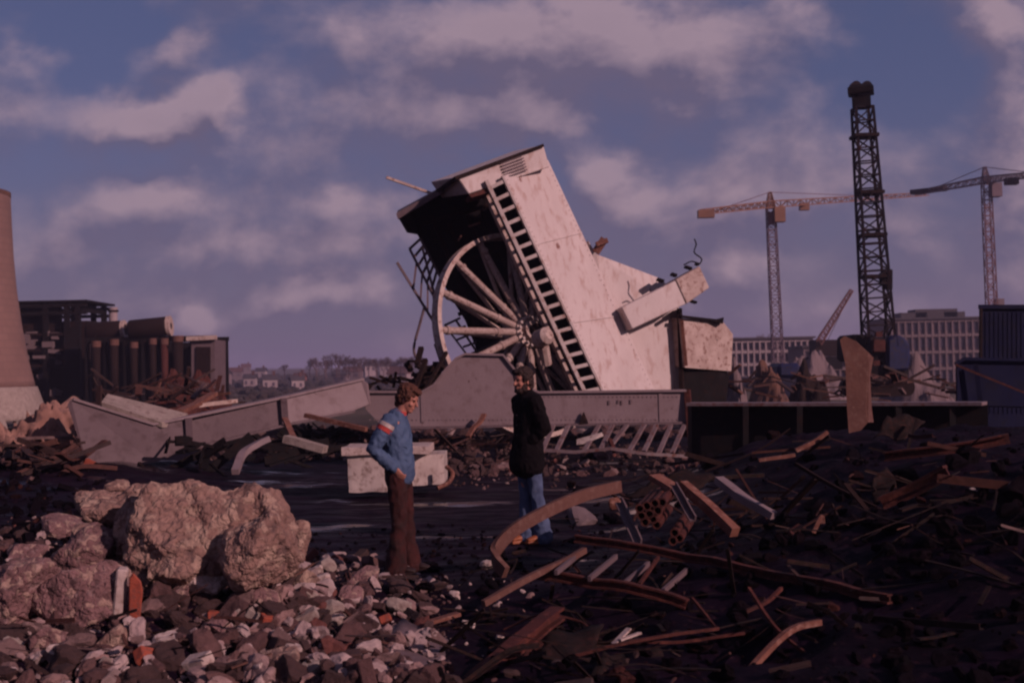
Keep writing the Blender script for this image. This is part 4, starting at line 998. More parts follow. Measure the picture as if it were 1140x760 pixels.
# ------------------------------------------------------------------ foreground masonry
def boulder(name, label, parts, m_, seed, vox=.022, amp=.05, cell=.035, cat='boulder', group=None, yb=None):
    """parts: (px, py, depth, rx, ry, rz, seed, rotz, tilt)"""
    k = MB()
    for (px, py, d, rx, ry, rz_, sd_, a, tl_) in parts:
        if yb: d = gp(parts[0][0], yb)[1] + (d - parts[0][2]) + .12
        vs, fs = chunk(sd_, cuts=22, sub=4, rough=.04, cubic=.45, lo=.50, hi=.80); c = at(px, py, d); rx *= 1.12; ry *= 1.1; rz_ *= 1.12; m = Matrix.Rotation(R(a),3,'Z') @ Matrix.Rotation(R(tl_),3,'Y')
        k.add([c + m @ Vector((v.x*rx/.8, v.y*ry/.8, v.z*rz_/.8)) for v in vs], fs)
    c0 = at(parts[0][0], parts[0][1], d); o = k.build(name, MT[m_], loc=c0)
    rm = o.modifiers.new('r', 'REMESH'); rm.mode = 'VOXEL'; rm.voxel_size = vox
    dg = bpy.context.evaluated_depsgraph_get(); me = bpy.data.meshes.new_from_object(o.evaluated_get(dg)); o.modifiers.clear(); old = o.data; o.data = me; bpy.data.meshes.remove(old)
    me.name = name
    nrmls = [v.normal.copy() for v in me.vertices]
    for v, nn_ in zip(me.vertices, nrmls):
        p = v.co + Vector((seed,seed,seed))
        dd = amp*(.6*noise.fractal(p*3.2, .8, 2.2, 5) + .9*(noise.ridged_multi_fractal(p*2.6, 1, 2.1, 5, 1, 2)-1.2)*.65)
        cv = noise.voronoi(p*5.5)[0]; dd += cell*(.45-min(.9, (cv[1]-cv[0])*2.2)*-.4) * 1.0 - cell*.5
        cv2 = noise.voronoi(p*13)[0]; dd += cell*.45*(min(.6, (cv2[1]-cv2[0])*2)-.3)
        dd += .008*noise.noise(p*45)
        v.co += nn_*dd
    me.polygons.foreach_set('use_smooth', [False]*len(me.polygons)); me.update()
    if not me.materials: me.materials.append(MT[m_])
    return tag(o, label, cat, group)
boulder('masonry_boulder', 'large tan boulder of broken masonry on top of the left rubble', [
    (222,606,10.0,.40,.34,.36,1,10,8),(284,618,9.8,.27,.26,.27,2,-20,0),(190,596,10.2,.36,.30,.26,23,20,-16),(258,578,10.1,.36,.28,.24,25,30,5),(208,632,9.85,.27,.22,.17,6,50,0),(300,588,10.1,.24,.25,.22,28,5,14),(160,585,10.2,.24,.24,.20,29,5,-20)], 'masonry', 3, yb=668)
boulder('masonry_boulder', 'low brown masonry shoulder at the left of the tan boulder', [(145,575,10.3,.30,.26,.22,4,0,14),(118,562,10.5,.22,.24,.12,10,0,14),(165,556,10.4,.26,.20,.13,7,10,0)], 'masonry', 4, .018, .04, .03, yb=650)
boulder('masonry_boulder', 'narrow upright masonry lump at the right end of the tan boulder', [(334,600,10.0,.09,.12,.22,9,0,5)], 'masonry', 5, .014, .02, .012, yb=650)
boulder('masonry_boulder', 'pale angular stone tucked below the middle of the tan boulder', [(230,648,9.9,.16,.12,.11,12,10,10)], 'palest', 7, .012, .02, .015, yb=676)
boulder('masonry_slab', 'pinkish broken wall slab at the left edge of the photo', [(20,655,9.6,.34,.26,.19,15,10,-34)], 'masonry2', 9, .016, .03, .02, 'slab', yb=705)
boulder('masonry_slab', 'tilted pinkish slab propped against the tan boulder', [(94,622,9.9,.28,.24,.16,16,25,-34)], 'masonry2', 11, .016, .03, .02, 'slab', yb=672)
boulder('masonry_slab', 'dark broken brickwork slab left of the orange brick', [(88,666,9.2,.34,.22,.21,18,8,-18)], 'masonry2', 13, .016, .03, .02, 'slab', yb=700)
bd = gp(134,690)[1]-.02
m = MB(); m.box(at(134,662,bd), .07, .14, .36, Matrix.Rotation(R(6),3,'Y') @ Matrix.Rotation(R(12),3,'Z')); tag(m.build('pale_stone', MT['palest'], bevel=.012), 'thin pale stone edge standing left of the orange brick', 'stone')
bd = gp(152,692)[1]-.05
m = MB(); m.prism([at(x,y,bd) for x,y in ((144,644),(148,638),(157,648),(159,658),(156,690),(143,690))], (-.02,.07,0)); tag(m.build('orange_brick', MT['brick'], bevel=.006), 'bright orange brick standing on end below the tan boulder', 'brick')
def stone(px, py, s, m_, label, brick=False, name='stone', rot=None, seed=None, dims=(1,.8,.6), lift=.3):
    p, d = gp(px, py+4); sc = s/FPX*d/2; rs_ = random.Random(px*7+py); m = MB(); rt_ = rot or rrot(rs_, .8)
    if brick: vs, fs = BRK[(px+py) % 10]; sc = 1.0 if s is None else s/FPX*d/.22
    else:
        vs, fs = chunk(px*3+py, cuts=9, sub=3, rough=.08, dims=dims, cubic=.7); sc *= 1.25
    c = at(px, py, d-.02)
    m.add([c + rt_ @ (v*sc) for v in vs], fs)
    return tag(m.build(name, MT[m_], loc=c, bevel=0), label, name.replace('_', ' '))
ST = [
 (112,598,58,'masonry','angular tan masonry lump between the pink slabs and the boulder'),(72,588,46,'masonry2','pink grey lump on the crest of the left rubble'),(165,640,50,'masonry','tan lump right behind the orange brick'),
 (198,662,40,'masonry2','pink lump under the left end of the boulder'),(330,648,46,'masonry','angular masonry lump at the right foot of the boulder'),(296,668,38,'masonry2','pink lump below the right half of the boulder'),
 (30,618,56,'masonry2','pinkish lump on top of the left edge slab'),(135,545,34,'masonry','small tan lump at the far left of the boulder top'),(390,668,34,'masonry2','pink grey lump left of the low wall piece'),(250,705,42,'masonry2','large pink grey lump in the middle of the left rubble'),
 (60,712,48,'masonry2','pink grey lump above the corner stones'),(310,740,46,'masonry','tan angular lump at the bottom by the long bar'),(125,715,40,'masonry','tan lump above the large orange brick lump'),
 (66,725,26,'palest','rounded pale stone low in the left corner'),(16,722,34,'concrete','flat grey stone at the lower left edge'),
 (190,714,40,'palest','large pale stone above the long orange brick'),(118,735,18,'concrete','small grey stone left of the orange brick lump'),
 (228,698,16,'masonry2','small pink stone under the dark gap of the boulder'),(357,645,22,'palest','pale stone at the right foot of the tan boulder'),
 (352,634,16,'palest','small pale stone above the bright stones beside the boulder'),(372,678,34,'concrete','pale stone right of the grey blocks near the blue jacketed man'),
 (376,692,26,'palest','rounded pale stone in the middle of the left rubble'),(345,662,24,'concrete','grey stone between the boulder and the lying bars'),
 (322,722,30,'palest','flat cream stone near the bottom of the left rubble'),(345,746,34,'concrete','broken stone at the bottom beside the rusty bar'),
 (292,748,26,'palest','cream stone at the very bottom left of the rusty bar'),(365,630,30,'concrete','long grey stone lying behind the bright rubble'),
 (405,648,44,'masonry2','low broken wall piece at the feet of the blue jacketed man'),(445,676,30,'concrete','flat tan stone above the dark sheet metal'),
 (520,695,16,'palest','small oval white stone right of the flat bar'),(507,662,14,'palest','light stone right of the blue jacketed mans feet'),
 (543,628,18,'palest','pale lump at the foot of the curved beam'),(556,710,10,'palest','tiny white pebble left of the slanting beam'),
 (440,702,16,'concrete','small stone at the tip of the dark sheet metal'),(128,612,20,'masonry2','pink stone on the shoulder of the left slabs'),
 (1082,548,14,'palest','small white splinter on the right scrap heap'),(1135,540,26,'office','grey lump at the right edge of the heap'),
 (688,562,20,'rust_lt','pale orange lump beside the pipe bundle'),(650,578,36,'office','flat grey slab lying behind the curved beam'),(720,582,22,'office','grey slab piece next to the pipe bundle'),
 (93,590,10,'palest','small white stone on the left shoulder of the boulder'),(88,600,9,'palest','second small white stone on the left shoulder of the boulder'),
 (28,700,20,'concrete','grey stone below the pinkish edge slab'),(150,700,20,'masonry2','pink rubble lump under the orange brick'),(262,688,26,'concrete','grey block right of the small orange bricks'),
]
for (px,py,s,m_,lab) in ST: stone(px,py,s,m_,lab)
BK = [(165,742,46,'brick','large orange brick lump at the bottom left'),(215,738,44,'palest','white faced brick leaning at the bottom left'),(240,684,34,'brick','orange brick lying below the tan boulder'),
      (304,690,28,'brick','red ended brick below the corner of the tan boulder'),(285,682,34,'concrete','long grey brick lying on the rubble slope'),(335,690,40,'concrete','long pale brick pointing down the rubble slope'),
      (355,700,22,'brick','pinkish brick beside the pale rubble'),(208,650,18,'masonry2','brown brick under the boulder lip'),(430,690,26,'brick','reddish flat brick below the man in the blue jacket'),(98,748,24,'palest','pale brick at the bottom left edge'),(385,755,24,'brick','red brick at the bottom beside the dark sheet')]
for (px,py,s,m_,lab) in BK: stone(px,py,s,m_,lab,True,'brick')

# ------------------------------------------------------------------ foreground scrap, hand placed
def gz(px, py, lift=.05):
    p, d = gp(px, py); return at(px, py, d-.05) + Vector((0,0,lift*0))
def beam(name, label, pts, prof, m_, cat='bar', depth=None, k=.0, n=8):
    """pts in photo pixels (x, y, depth or None = lying on the ground)"""
    P = []
    for p in pts:
        P.append(at(p[0], p[1], p[2]) if len(p) > 2 and p[2] else gz(p[0], p[1]))
    m = MB(); P = bend(P, n, k, len(label)) if len(P) > 2 or k else P; m.sweep(P, prof); return tag(m.build(name, MT[m_]), label, cat)
beam('curved_beam', 'curved tan beam arching over the ground by the jeans wearing man', [(563,637,10.6),(553,625,10.7),(552,612,10.8),(572,590,10.9),(610,568,11.1),(650,551,11.4),(690,541,11.7)], RP(.05,.105), 'dull', 'beam')
LT = empty('scrap_ladder', at(760,640,9.5), 'dark red rusty ladder frame lying on the right scrap heap', 'ladder')
ra = [(x_,y_,min(10.8-(x_-641)*.004, gp(x_,y_)[1]-.12)) for x_,y_ in ((641,598),(700,607),(780,622),(880,643),(990,666))]; rb = [(x_,y_,min(9.9-(x_-600)*.003, gp(x_,y_)[1]-.12)) for x_,y_ in ((600,640),(660,648),(730,660),(765,671))]
m = MB(); m.sweep(bend([at(*p) for p in ra], 6, .02), IP(.055,.065,.2)); part('rail', m, MT['rust'], LT)
m = MB(); m.sweep(bend([at(*p) for p in rb], 6, .02), IP(.06,.075,.2)); part('rail', m, MT['rust'], LT)
for (x0_,y0_,x1_,y1_) in ((650,612,619,637),(686,619,656,644),(722,627,692,652),(765,634,732,663),(802,645,775,675)):
    m = MB(); m.bar(at(x0_,y0_,10.3), at(x1_,y1_,9.65), .025, .04); part('rung', m, MT['girder_dk'], LT)
m = MB(); m.bar(at(733,620,10.1), at(712,650,9.6), .02,.03); part('rung', m, MT['rust'], LT)
BM = [
 ('rusty_bar','pinkish rusty bar slanting up left of the scrap ladder',[(538,671,9.3),(585,645,9.6),(651,613,10.2)],RP(.04,.045),'dull'),
 ('rusty_beam','thick rusty beam slanting up from the bottom centre',[(520,766,7.6),(570,722,8.1),(621,682,8.7)],IP(.10,.09,.2),'rust'),
 ('timber','pale red timber lying left of the pipe bundle crossing down right',[(760,540,12.0),(790,565,11.7),(818,592,11.4)],RP(.09,.09),'rust_lt'),
 ('timber','grey brown timber leaning down right at the heap crest',[(800,534,12.6),(830,556,12.2),(862,574,12.0)],RP(.10,.07),'girder'),
 ('timber','short pinkish timber at the top of the pipe bundle',[(728,530,12.2),(752,544,12.0)],RP(.16,.05),'rust_lt'),
 ('angle_bar','thin dark bar leaning beside the pipe bundle',[(752,542,12.0),(775,580,11.5)],LP(.06,.06),'girder_dk'),
 ('angle_bar','leaning brown bar left of the pipe bundle',[(693,560,12.0),(714,606,11.4)],LP(.07,.07),'girder_dk'),
 ('rusty_beam','long flat red beam pointing right at the right edge',[(985,508,13.5),(1050,500,13.2),(1124,488,13.0)],IP(.12,.10,.2),'rust'),
 ('rusty_beam','double flanged beam sticking up right of the black hollow',[(982,560,11.3),(1015,545,11.2),(1055,525,11.0)],IP(.10,.12,.2),'rust'),
 ('rusty_rod','long thin rod crossing the black lower right heap',[(833,655,8.6),(870,705,8.2),(930,752,7.9)],RP(.02,.02),'rust'),
 ('rusty_hook_bar','curved rusty bar hooked at its top in the lower right',[(822,762,7.6),(850,728,7.8),(880,702,8.0),(913,692,8.1)],RP(.035,.035),'rust_lt'),
 ('rusty_rod','short upright rod in the lower right darkness',[(986,692,8.9),(1002,660,9.1)],RP(.03,.03),'rust_lt'),
 ('rusty_rod','long low rod right of the dark sheet near the bottom',[(640,728,8.2),(700,715,8.2),(800,698,8.4)],RP(.02,.02),'rust'),
 ('rusty_rod','thin horizontal rod across the lower centre',[(700,712,8.3),(760,714,8.3),(830,704,8.3)],RP(.018,.018),'rust'),
 ('rusty_bar','orange bar running from the bottom left rubble to the bottom centre',[(280,716,8.8),(340,735,8.4),(400,752,8.0),(440,764,7.8)],RP(.06,.05),'rust'),
 ('flat_bar','light flat bar lying on the rubble above the dark sheet',[(462,697,9.0),(512,683,9.2)],RP(.07,.025),'rust_lt'),
 ('rusty_strap','bright orange tipped strap on the far side of the heap',[(886,501,16.0),(905,492,16.0),(921,480,16.0)],RP(.09,.05),'rust_lt'),
 ('rusty_strap','pinkish strip lying on the crest before the black beam',[(845,512,15.5),(885,506,15.5)],RP(.07,.04),'rust_lt'),
 ('rusty_rod','diagonal rod standing left of the rusty chunk',[(905,592,11.0),(914,575,11.0),(916,582,11.0)],RP(.035,.035),'rust_lt'),
 ('rusty_bar','dark red bar lying along the foot of the rail topped beam',[(700,552,13.5),(780,535,13.6),(850,528,13.8)],RP(.06,.04),'rust_dk'),
 ('rusty_rod','thin rod leaning up left in the heap before the ladder',[(770,665,8.9),(800,700,8.6)],RP(.018,.018),'rust'),
 ('rusty_rod','crooked red rod beneath the ladder frame',[(820,684,9.0),(850,670,9.1),(870,655,9.3)],RP(.025,.025),'rust'),
 ('rusty_rod','bent wire over the left end of the scrap ladder',[(560,700,8.8),(600,685,8.8),(640,690,8.8),(660,700,8.7)],RP(.012,.012),'rust'),
 ('grey_strip','pair of white edged strips lying at the lower centre',[(683,716,8.3),(700,700,8.4)],RP(.04,.012),'palest'),
 ('grey_strip','thin white strip at the lower centre near the bottom',[(690,712,8.3),(712,705,8.4)],RP(.03,.012),'palest'),
 ('grey_pipe','grey pipe end standing in the bottom left corner',[(33,765,7.9),(45,730,8.3)],RP(.06,.06),'rail'),
 ('rusty_bar','pinkish bar lying at the right edge under the flat beam',[(1080,585,10.5),(1090,568,10.6)],RP(.04,.03),'rust_lt'),
 ('rusty_rod','thin red rod at the right edge of the heap',[(1112,600,10.5),(1138,582,10.6)],RP(.025,.025),'rust'),
 ('rusty_rod','short pale post near the bottom right corner',[(1089,752,7.7),(1090,731,7.8)],RP(.04,.03),'rust_lt'),
 ('rusty_strap','bent orange strap in the middle of the black heap',[(960,565,12.2),(975,570,12.0),(983,573,12.0),(1020,580,11.8)],RP(.05,.02),'rust'),
 ('bent_rail','dark bent rail below the white plinth on the left',[(262,525,17.5),(270,505,18.0),(285,495,18.2),(300,488,18.3)],RP(.10,.08),'girder'),
 ('plank','long brown plank behind the kinked girder on the right',[(318,488,21.5),(362,500,21.3)],RP(.22,.12),'concrete'),
 ('plank','thin plank lying left of the white plinth',[(340,462,24.0),(408,478,23.5)],RP(.10,.08),'rust_lt'),
 ('plank','brown plank leaning on the kinked girder end',[(317,466,22.8),(327,487,22.0)],RP(.10,.05),'rust_lt'),
 ('plank','pale plank behind the kinked girder near the boiler plant',[(200,458,26.0),(218,450,27),(238,438,28)],RP(.18,.08),'rust_lt'),
 ('plank','second pale plank lying behind the kinked girder',[(213,452,27),(262,446,28)],RP(.15,.08),'cream'),
]
for (nm, lab, pts, prof, m_) in BM: beam(nm, lab, pts, prof, m_, nm.split('_')[-1], k=.012)
# pipe bundle (tube ends)
PB = empty('tube_bundle', at(720,570,11.6), 'bundle of rusty tubes with round open ends beside the leaning bars', 'tube bundle')
for i, (x_, y_) in enumerate(((712,566),(720,563),(729,560),(737,559),(714,574),(723,572),(732,568),(727,578),(718,581),(731,584),(751,593),(756,599),(749,602))):
    a = at(x_, y_, 11.5); m = MB(); n = 10; r0, r1 = .042, .03; ax = Vector((.25,1,.05)).normalized(); u = ax.orthogonal().normalized(); v = ax.cross(u); vs = []
    for (r_, L_) in ((r0,0),(r0,.9),(r1,.9),(r1,0)):
        for k in range(n): an = 2*math.pi*k/n; vs.append(a+ax*L_+(u*math.cos(an)+v*math.sin(an))*r_)
    fs = [(s_*n+k, s_*n+(k+1)%n, ((s_+1)%4)*n+(k+1)%n, ((s_+1)%4)*n+k) for s_ in range(4) for k in range(n)]
    m.add(vs, fs); part('tube', m, MT['rust'], PB)
# sheets
def sheet(name, label, pts, m_, th=.012, crumple=.05, seed=0, n=10):
    """quad of photo points, gridded and crumpled, given real thickness"""
    A,B_,C_,D_ = [at(*p) for p in pts]; vs = []; nr = (B_-A).cross(D_-A).normalized()
    for s_ in (0, 1):
        for j in range(n+1):
            for i in range(n+1):
                u, v = i/n, j/n; p = A.lerp(B_, u).lerp(D_.lerp(C_, u), v); e = crumple*noise.fractal(p*3+Vector((seed,0,0)), 1, 2, 3); vs.append(p+nr*(e+s_*th))
    W = n+1; fs = []
    for s_ in (0, 1):
        for j in range(n):
            for i in range(n): o_ = s_*W*W; fs.append((o_+j*W+i, o_+j*W+i+1, o_+(j+1)*W+i+1, o_+(j+1)*W+i))
    edge = [(0,i) for i in range(W)]+[(j,n) for j in range(1,W)]+[(n,i) for i in range(n-1,-1,-1)]+[(j,0) for j in range(n-1,0,-1)]
    for q in range(len(edge)):
        a_, b_ = edge[q], edge[(q+1)%len(edge)]; fs.append((a_[0]*W+a_[1], b_[0]*W+b_[1], W*W+b_[0]*W+b_[1], W*W+a_[0]*W+a_[1]))
    m = MB(); m.add(vs, fs); return tag(m.build(name, MT[m_], smooth=True), label, 'sheet')
sheet('sheet_metal', 'dark purple sheet of metal lying at the bottom centre', [(400,733,8.1),(448,690,8.9),(545,728,8.7),(510,752,8.0)], 'girder_dk', seed=1, crumple=.03)
sheet('sheet_metal', 'curved dark metal sheet right of the slanting beam', [(600,735,8.1),(608,702,8.6),(672,700,8.7),(655,732,8.2)], 'rust_dk', seed=2, crumple=.08)
sheet('sheet_metal', 'brown crumpled sheet behind the slanting beam', [(572,745,7.9),(590,715,8.3),(605,708,8.6),(604,742,8.0)], 'rust', seed=3, crumple=.08)
sheet('sheet_metal', 'red brown folded sheet at the bottom right of centre', [(655,765,7.6),(672,735,7.9),(735,725,8.3),(765,765,7.7)], 'rust_dk', seed=4, crumple=.12)
sheet('sheet_metal', 'pale ribbed sheet near the bottom by the red sheet', [(712,735,8.1),(735,727,8.4),(770,742,8.3),(752,756,7.9)], 'rust_lt', seed=5, crumple=.08)
sheet('sheet_metal', 'crumpled rusty chunk of sheet on the black heap', [(880,590,11.2),(893,580,11.5),(916,600,11.5),(894,628,11.0)], 'rust', seed=6, crumple=.22)
sheet('sheet_metal', 'grey torn sheet right of the upright rusty plate', [(975,478,15.0),(990,462,15.4),(1030,470,15.4),(1010,482,15.0)], 'rust_dk', seed=7, crumple=.16)
sheet('sheet_metal', 'tilted dark sheet at the left of the right hand heap', [(690,548,13.0),(760,520,13.5),(800,532,13.5),(740,560,12.8)], 'rust_dk', seed=8, crumple=.1)
sheet('sheet_metal', 'dark bent panel below the upright rusty plate', [(970,535,12.4),(985,522,12.6),(1000,548,12.3),(975,558,12.2)], 'rust_dk', seed=9, crumple=.1)
sheet('tarpaulin', 'draped tan sheet over the heap at the left edge', [(-20,490,24),(30,458,25),(84,470,25),(80,492,24)], 'tan', seed=10, crumple=.5, n=20)
# random small scrap = uncountable tangle
def tangle(name, label, n, regions, L, W__, m_, seed, lift=.15):
    rs_ = random.Random(seed); m = MB()
    for _ in range(n):
        x0,y0,x1,y1 = rs_.choice(regions); p, d = gp(rs_.uniform(x0,x1), rs_.uniform(y0,y1), 32)
        ln = rs_.uniform(*L); th = rs_.uniform(0,6.28); el = rs_.gauss(.1,.28)
        dv = Vector((math.cos(th)*math.cos(el), math.sin(th)*math.cos(el), math.sin(el)))*ln
        w_ = rs_.uniform(*W__); c = p+Vector((0,0,rs_.uniform(0,lift)))
        pts = [c-dv/2, c+dv*.1+Vector((0,0,rs_.gauss(0,.04)*ln)), c+dv/2+Vector((0,0,rs_.gauss(0,.08)*ln))] if rs_.random() < .5 else [c-dv/2, c+dv/2]
        m.sweep(bend(pts, 3) if len(pts) > 2 else pts, rs_.choice([RP(w_,w_*.3), RP(w_*.5,w_*.5), LP(w_,w_,w_*.2)]))
    return tag(m.build(name, MT[m_]), label, 'scrap', kind='stuff')
tangle('tangled_scrap', 'dark tangle of bars and wire filling the right foreground heap', 130, [(600,560,1180,770),(700,500,1180,600),(480,620,760,770)], (.15,1.1), (.008,.035), 'rust_dk', 61)
tangle('rusty_scrap', 'reddish scraps and splinters lying in the right foreground', 70, [(560,600,1000,770),(760,500,1140,620)], (.08,.4), (.008,.03), 'scrapmix', 62)
tangle('bank_scrap', 'broken planks and bars heaped under the kinked girder', 170, [(230,458,420,505),(470,480,600,520),(0,485,100,530)], (.3,1.5), (.03,.14), 'scrapmix', 63, .4)
tangle('black_scrap', 'charred bars lying in the dark hollow below the kinked girder', 120, [(180,490,390,530),(330,455,400,480)], (.3,1.6), (.05,.2), 'dark', 64, .5)
tangle('crest_scrap', 'tangle of rusty bars and timbers along the crest of the right heap', 34, [(690,505,1180,590),(690,520,900,600)], (.3,1.3), (.025,.075), 'crestmix', 66, .25)
tangle('low_scrap', 'dark red bars strewn down the right heap', 22, [(600,590,1150,740)], (.2,1.0), (.012,.04), 'rust_dk', 67, .12)
tangle('left_splinters', 'thin metal splinters among the left rubble', 60, [(0,640,470,765)], (.06,.35), (.01,.03), 'scrapmix', 65)

# wreckage knot left of the humped girder, under the wheel
m = MB(); rs = random.Random(90)
for k in range(34):
    a = at(rs.uniform(440,500), rs.uniform(400,446), rs.uniform(28.5,30.5)); m.bar(a, a+Vector((rs.uniform(-.6,.6), rs.uniform(-.4,.4), rs.uniform(-.6,.6))), rs.uniform(.04,.18), rs.uniform(.03,.12))
for k in range(30):
    a = at(rs.uniform(410,470), rs.uniform(418,446), rs.uniform(28.5,30.5)); m.bar(a, a+Vector((rs.uniform(-.7,.7), 0, rs.uniform(-.2,.2))), rs.uniform(.04,.2), .06)
tag(m.build('torn_wreckage', MT['rust_dk']), 'knot of dark torn metal below the winding wheel rim', 'scrap', kind='stuff')
m = MB(); m.bar(at(452,462,27.5), at(474,400,28.5), .09, .09); m.bar(at(462,455,27.4), at(497,392,28.6), .07, .07)
tag(m.build('leaning_struts', MT['rust_dk']), 'pair of dark struts leaning up towards the winding wheel', 'strut')

# ------------------------------------------------------------------ people
def remeshed(name, k, m_, parent, vox=.009, smooth=3, wr=0, wseed=0, wscale=(9,9,5)):
    o = k.build(name, m_, parent)
    rm = o.modifiers.new('r', 'REMESH'); rm.mode = 'VOXEL'; rm.voxel_size = vox
    if smooth: sm = o.modifiers.new('s', 'SMOOTH'); sm.factor = .5; sm.iterations = smooth
    bpy.context.view_layer.update(); dg = bpy.context.evaluated_depsgraph_get(); me = bpy.data.meshes.new_from_object(o.evaluated_get(dg)); o.modifiers.clear(); o.data = me; me.name = name
    if not me.materials: me.materials.append(m_)
    if wr:
        ns = [v.normal.copy() for v in me.vertices]
        for v, n_ in zip(me.vertices, ns):
            p = Vector((v.co.x*wscale[0], v.co.y*wscale[1], v.co.z*wscale[2]+wseed)); f_ = noise.noise(p)*.6 + noise.noise(p*2.3)*.4
            v.co += n_ * wr * (1-abs(f_)*3.0)
    me.polygons.foreach_set('use_smooth', [True]*len(me.polygons)); return o
def loft(k, pts, rad, ref=(0,1,0), n=20):
    """closed tube with elliptical rings (ra along ref-ish, rb across), rounded ends"""
    pts = [Vector(p) for p in pts]; rad = [(r, r) if isinstance(r, (int, float)) else r for r in rad]; P, Q = [], []
    t0 = (pts[0]-pts[1]).normalized(); t1 = (pts[-1]-pts[-2]).normalized(); r0, r1 = min(rad[0]), min(rad[-1])
    for a, s_ in ((.98,.18),(.82,.57),(.5,.87)): P.append(pts[0]+t0*r0*a*.8); Q.append((rad[0][0]*s_, rad[0][1]*s_))
    P += pts; Q += rad
    for a, s_ in ((.5,.87),(.82,.57),(.98,.18)): P.append(pts[-1]+t1*r1*a*.8); Q.append((rad[-1][0]*s_, rad[-1][1]*s_))
    ref = Vector(ref); vs = []
    for i, p in enumerate(P):
        t = (P[min(i+1,len(P)-1)]-P[max(i-1,0)]).normalized(); u = (ref - t*ref.dot(t)).normalized(); v = t.cross(u)
        for j in range(n): an = 2*math.pi*j/n; vs.append(p+u*Q[i][0]*math.cos(an)+v*Q[i][1]*math.sin(an))
    fs = [(i*n+j, i*n+(j+1)%n, (i+1)*n+(j+1)%n, (i+1)*n+j) for i in range(len(P)-1) for j in range(n)]
    fs.append(tuple(range(n))[::-1]); fs.append(tuple((len(P)-1)*n+j for j in range(n))); k.add(vs, fs)
def ell(k, c, r, rot=None, n=16):
    c = Vector(c); rot = rot or Matrix.Identity(3); pts = []
    vs = []; fs = []
    for i in range(1, n):
        ph = math.pi*i/n
        for j in range(n*2): th = math.pi*j/n; vs.append(c + rot @ Vector((r[0]*math.sin(ph)*math.cos(th), r[1]*math.sin(ph)*math.sin(th), r[2]*math.cos(ph))))
    m_ = 2*n
    for i in range(n-2):
        for j in range(m_): fs.append((i*m_+j, i*m_+(j+1)%m_, (i+1)*m_+(j+1)%m_, (i+1)*m_+j))
    fs.append(tuple(range(m_))); fs.append(tuple((n-2)*m_+j for j in range(m_))[::-1]); k.add(vs, fs)
def hand(k, wrist, dirv, palm_n, s=1):
    """palm, four curled fingers of unequal length, thumb from the side"""
    w0 = Vector(wrist); d = Vector(dirv).normalized(); pn = Vector(palm_n); pn = (pn - d*pn.dot(d)).normalized(); sd_ = d.cross(pn)*s
    loft(k, [w0, w0+d*.04, w0+d*.085], [(.026,.018),(.040,.016),(.040,.014)], sd_)
    for i, (off, ln) in enumerate(((-.030,.062),(-.010,.072),(.010,.068),(.030,.052))):
        b = w0+d*.085+sd_*off; c1 = b+d*ln*.45+pn*.008; c2 = c1+d*ln*.28+pn*.018; c3 = c2+d*ln*.12+pn*.02
        loft(k, [b, c1, c2, c3], [.0095,.009,.0085,.0075], sd_, 10)
    b = w0+d*.03-sd_*.032; c1 = b+d*.03-sd_*.026+pn*.006; c2 = c1+d*.028-sd_*.006+pn*.01; loft(k, [b, c1, c2], [.012,.011,.009], pn, 10)
SKIN = mat('skin', (.42,.20,.14), (.36,.16,.11), scale=9, rough=.6, bump=.1, bscale=60)
def head(k, c, yaw, nod):
    """head facing +x in its own frame; c = centre of skull"""
    m = Matrix.Rotation(yaw,3,'Z') @ Matrix.Rotation(nod,3,'Y'); c = Vector(c)
    q = lambda x,y,z: c + m @ Vector((x,y,z))
    ell(k, q(-.012,0,.035), (.098,.077,.095), m); ell(k, q(.022,0,-.035), (.066,.062,.085), m); ell(k, q(.052,0,-.088), (.034,.036,.030), m)
    loft(k, [q(.084,0,.018), q(.100,0,-.012), q(.108,0,-.024)], [.008,.012,.014], (0,1,0), 10)
    ell(k, q(.080,0,-.055), (.016,.026,.007), m, 8); ell(k, q(.079,0,-.066), (.014,.023,.007), m, 8)
    for s_ in (-1,1):
        ell(k, q(-.008,.077*s_,-.008), (.016,.009,.031), m, 8); ell(k, q(.070,.030*s_,.030), (.014,.024,.008), m, 8); ell(k, q(.062,.042*s_,-.025), (.022,.022,.020), m, 8)
    return m, q
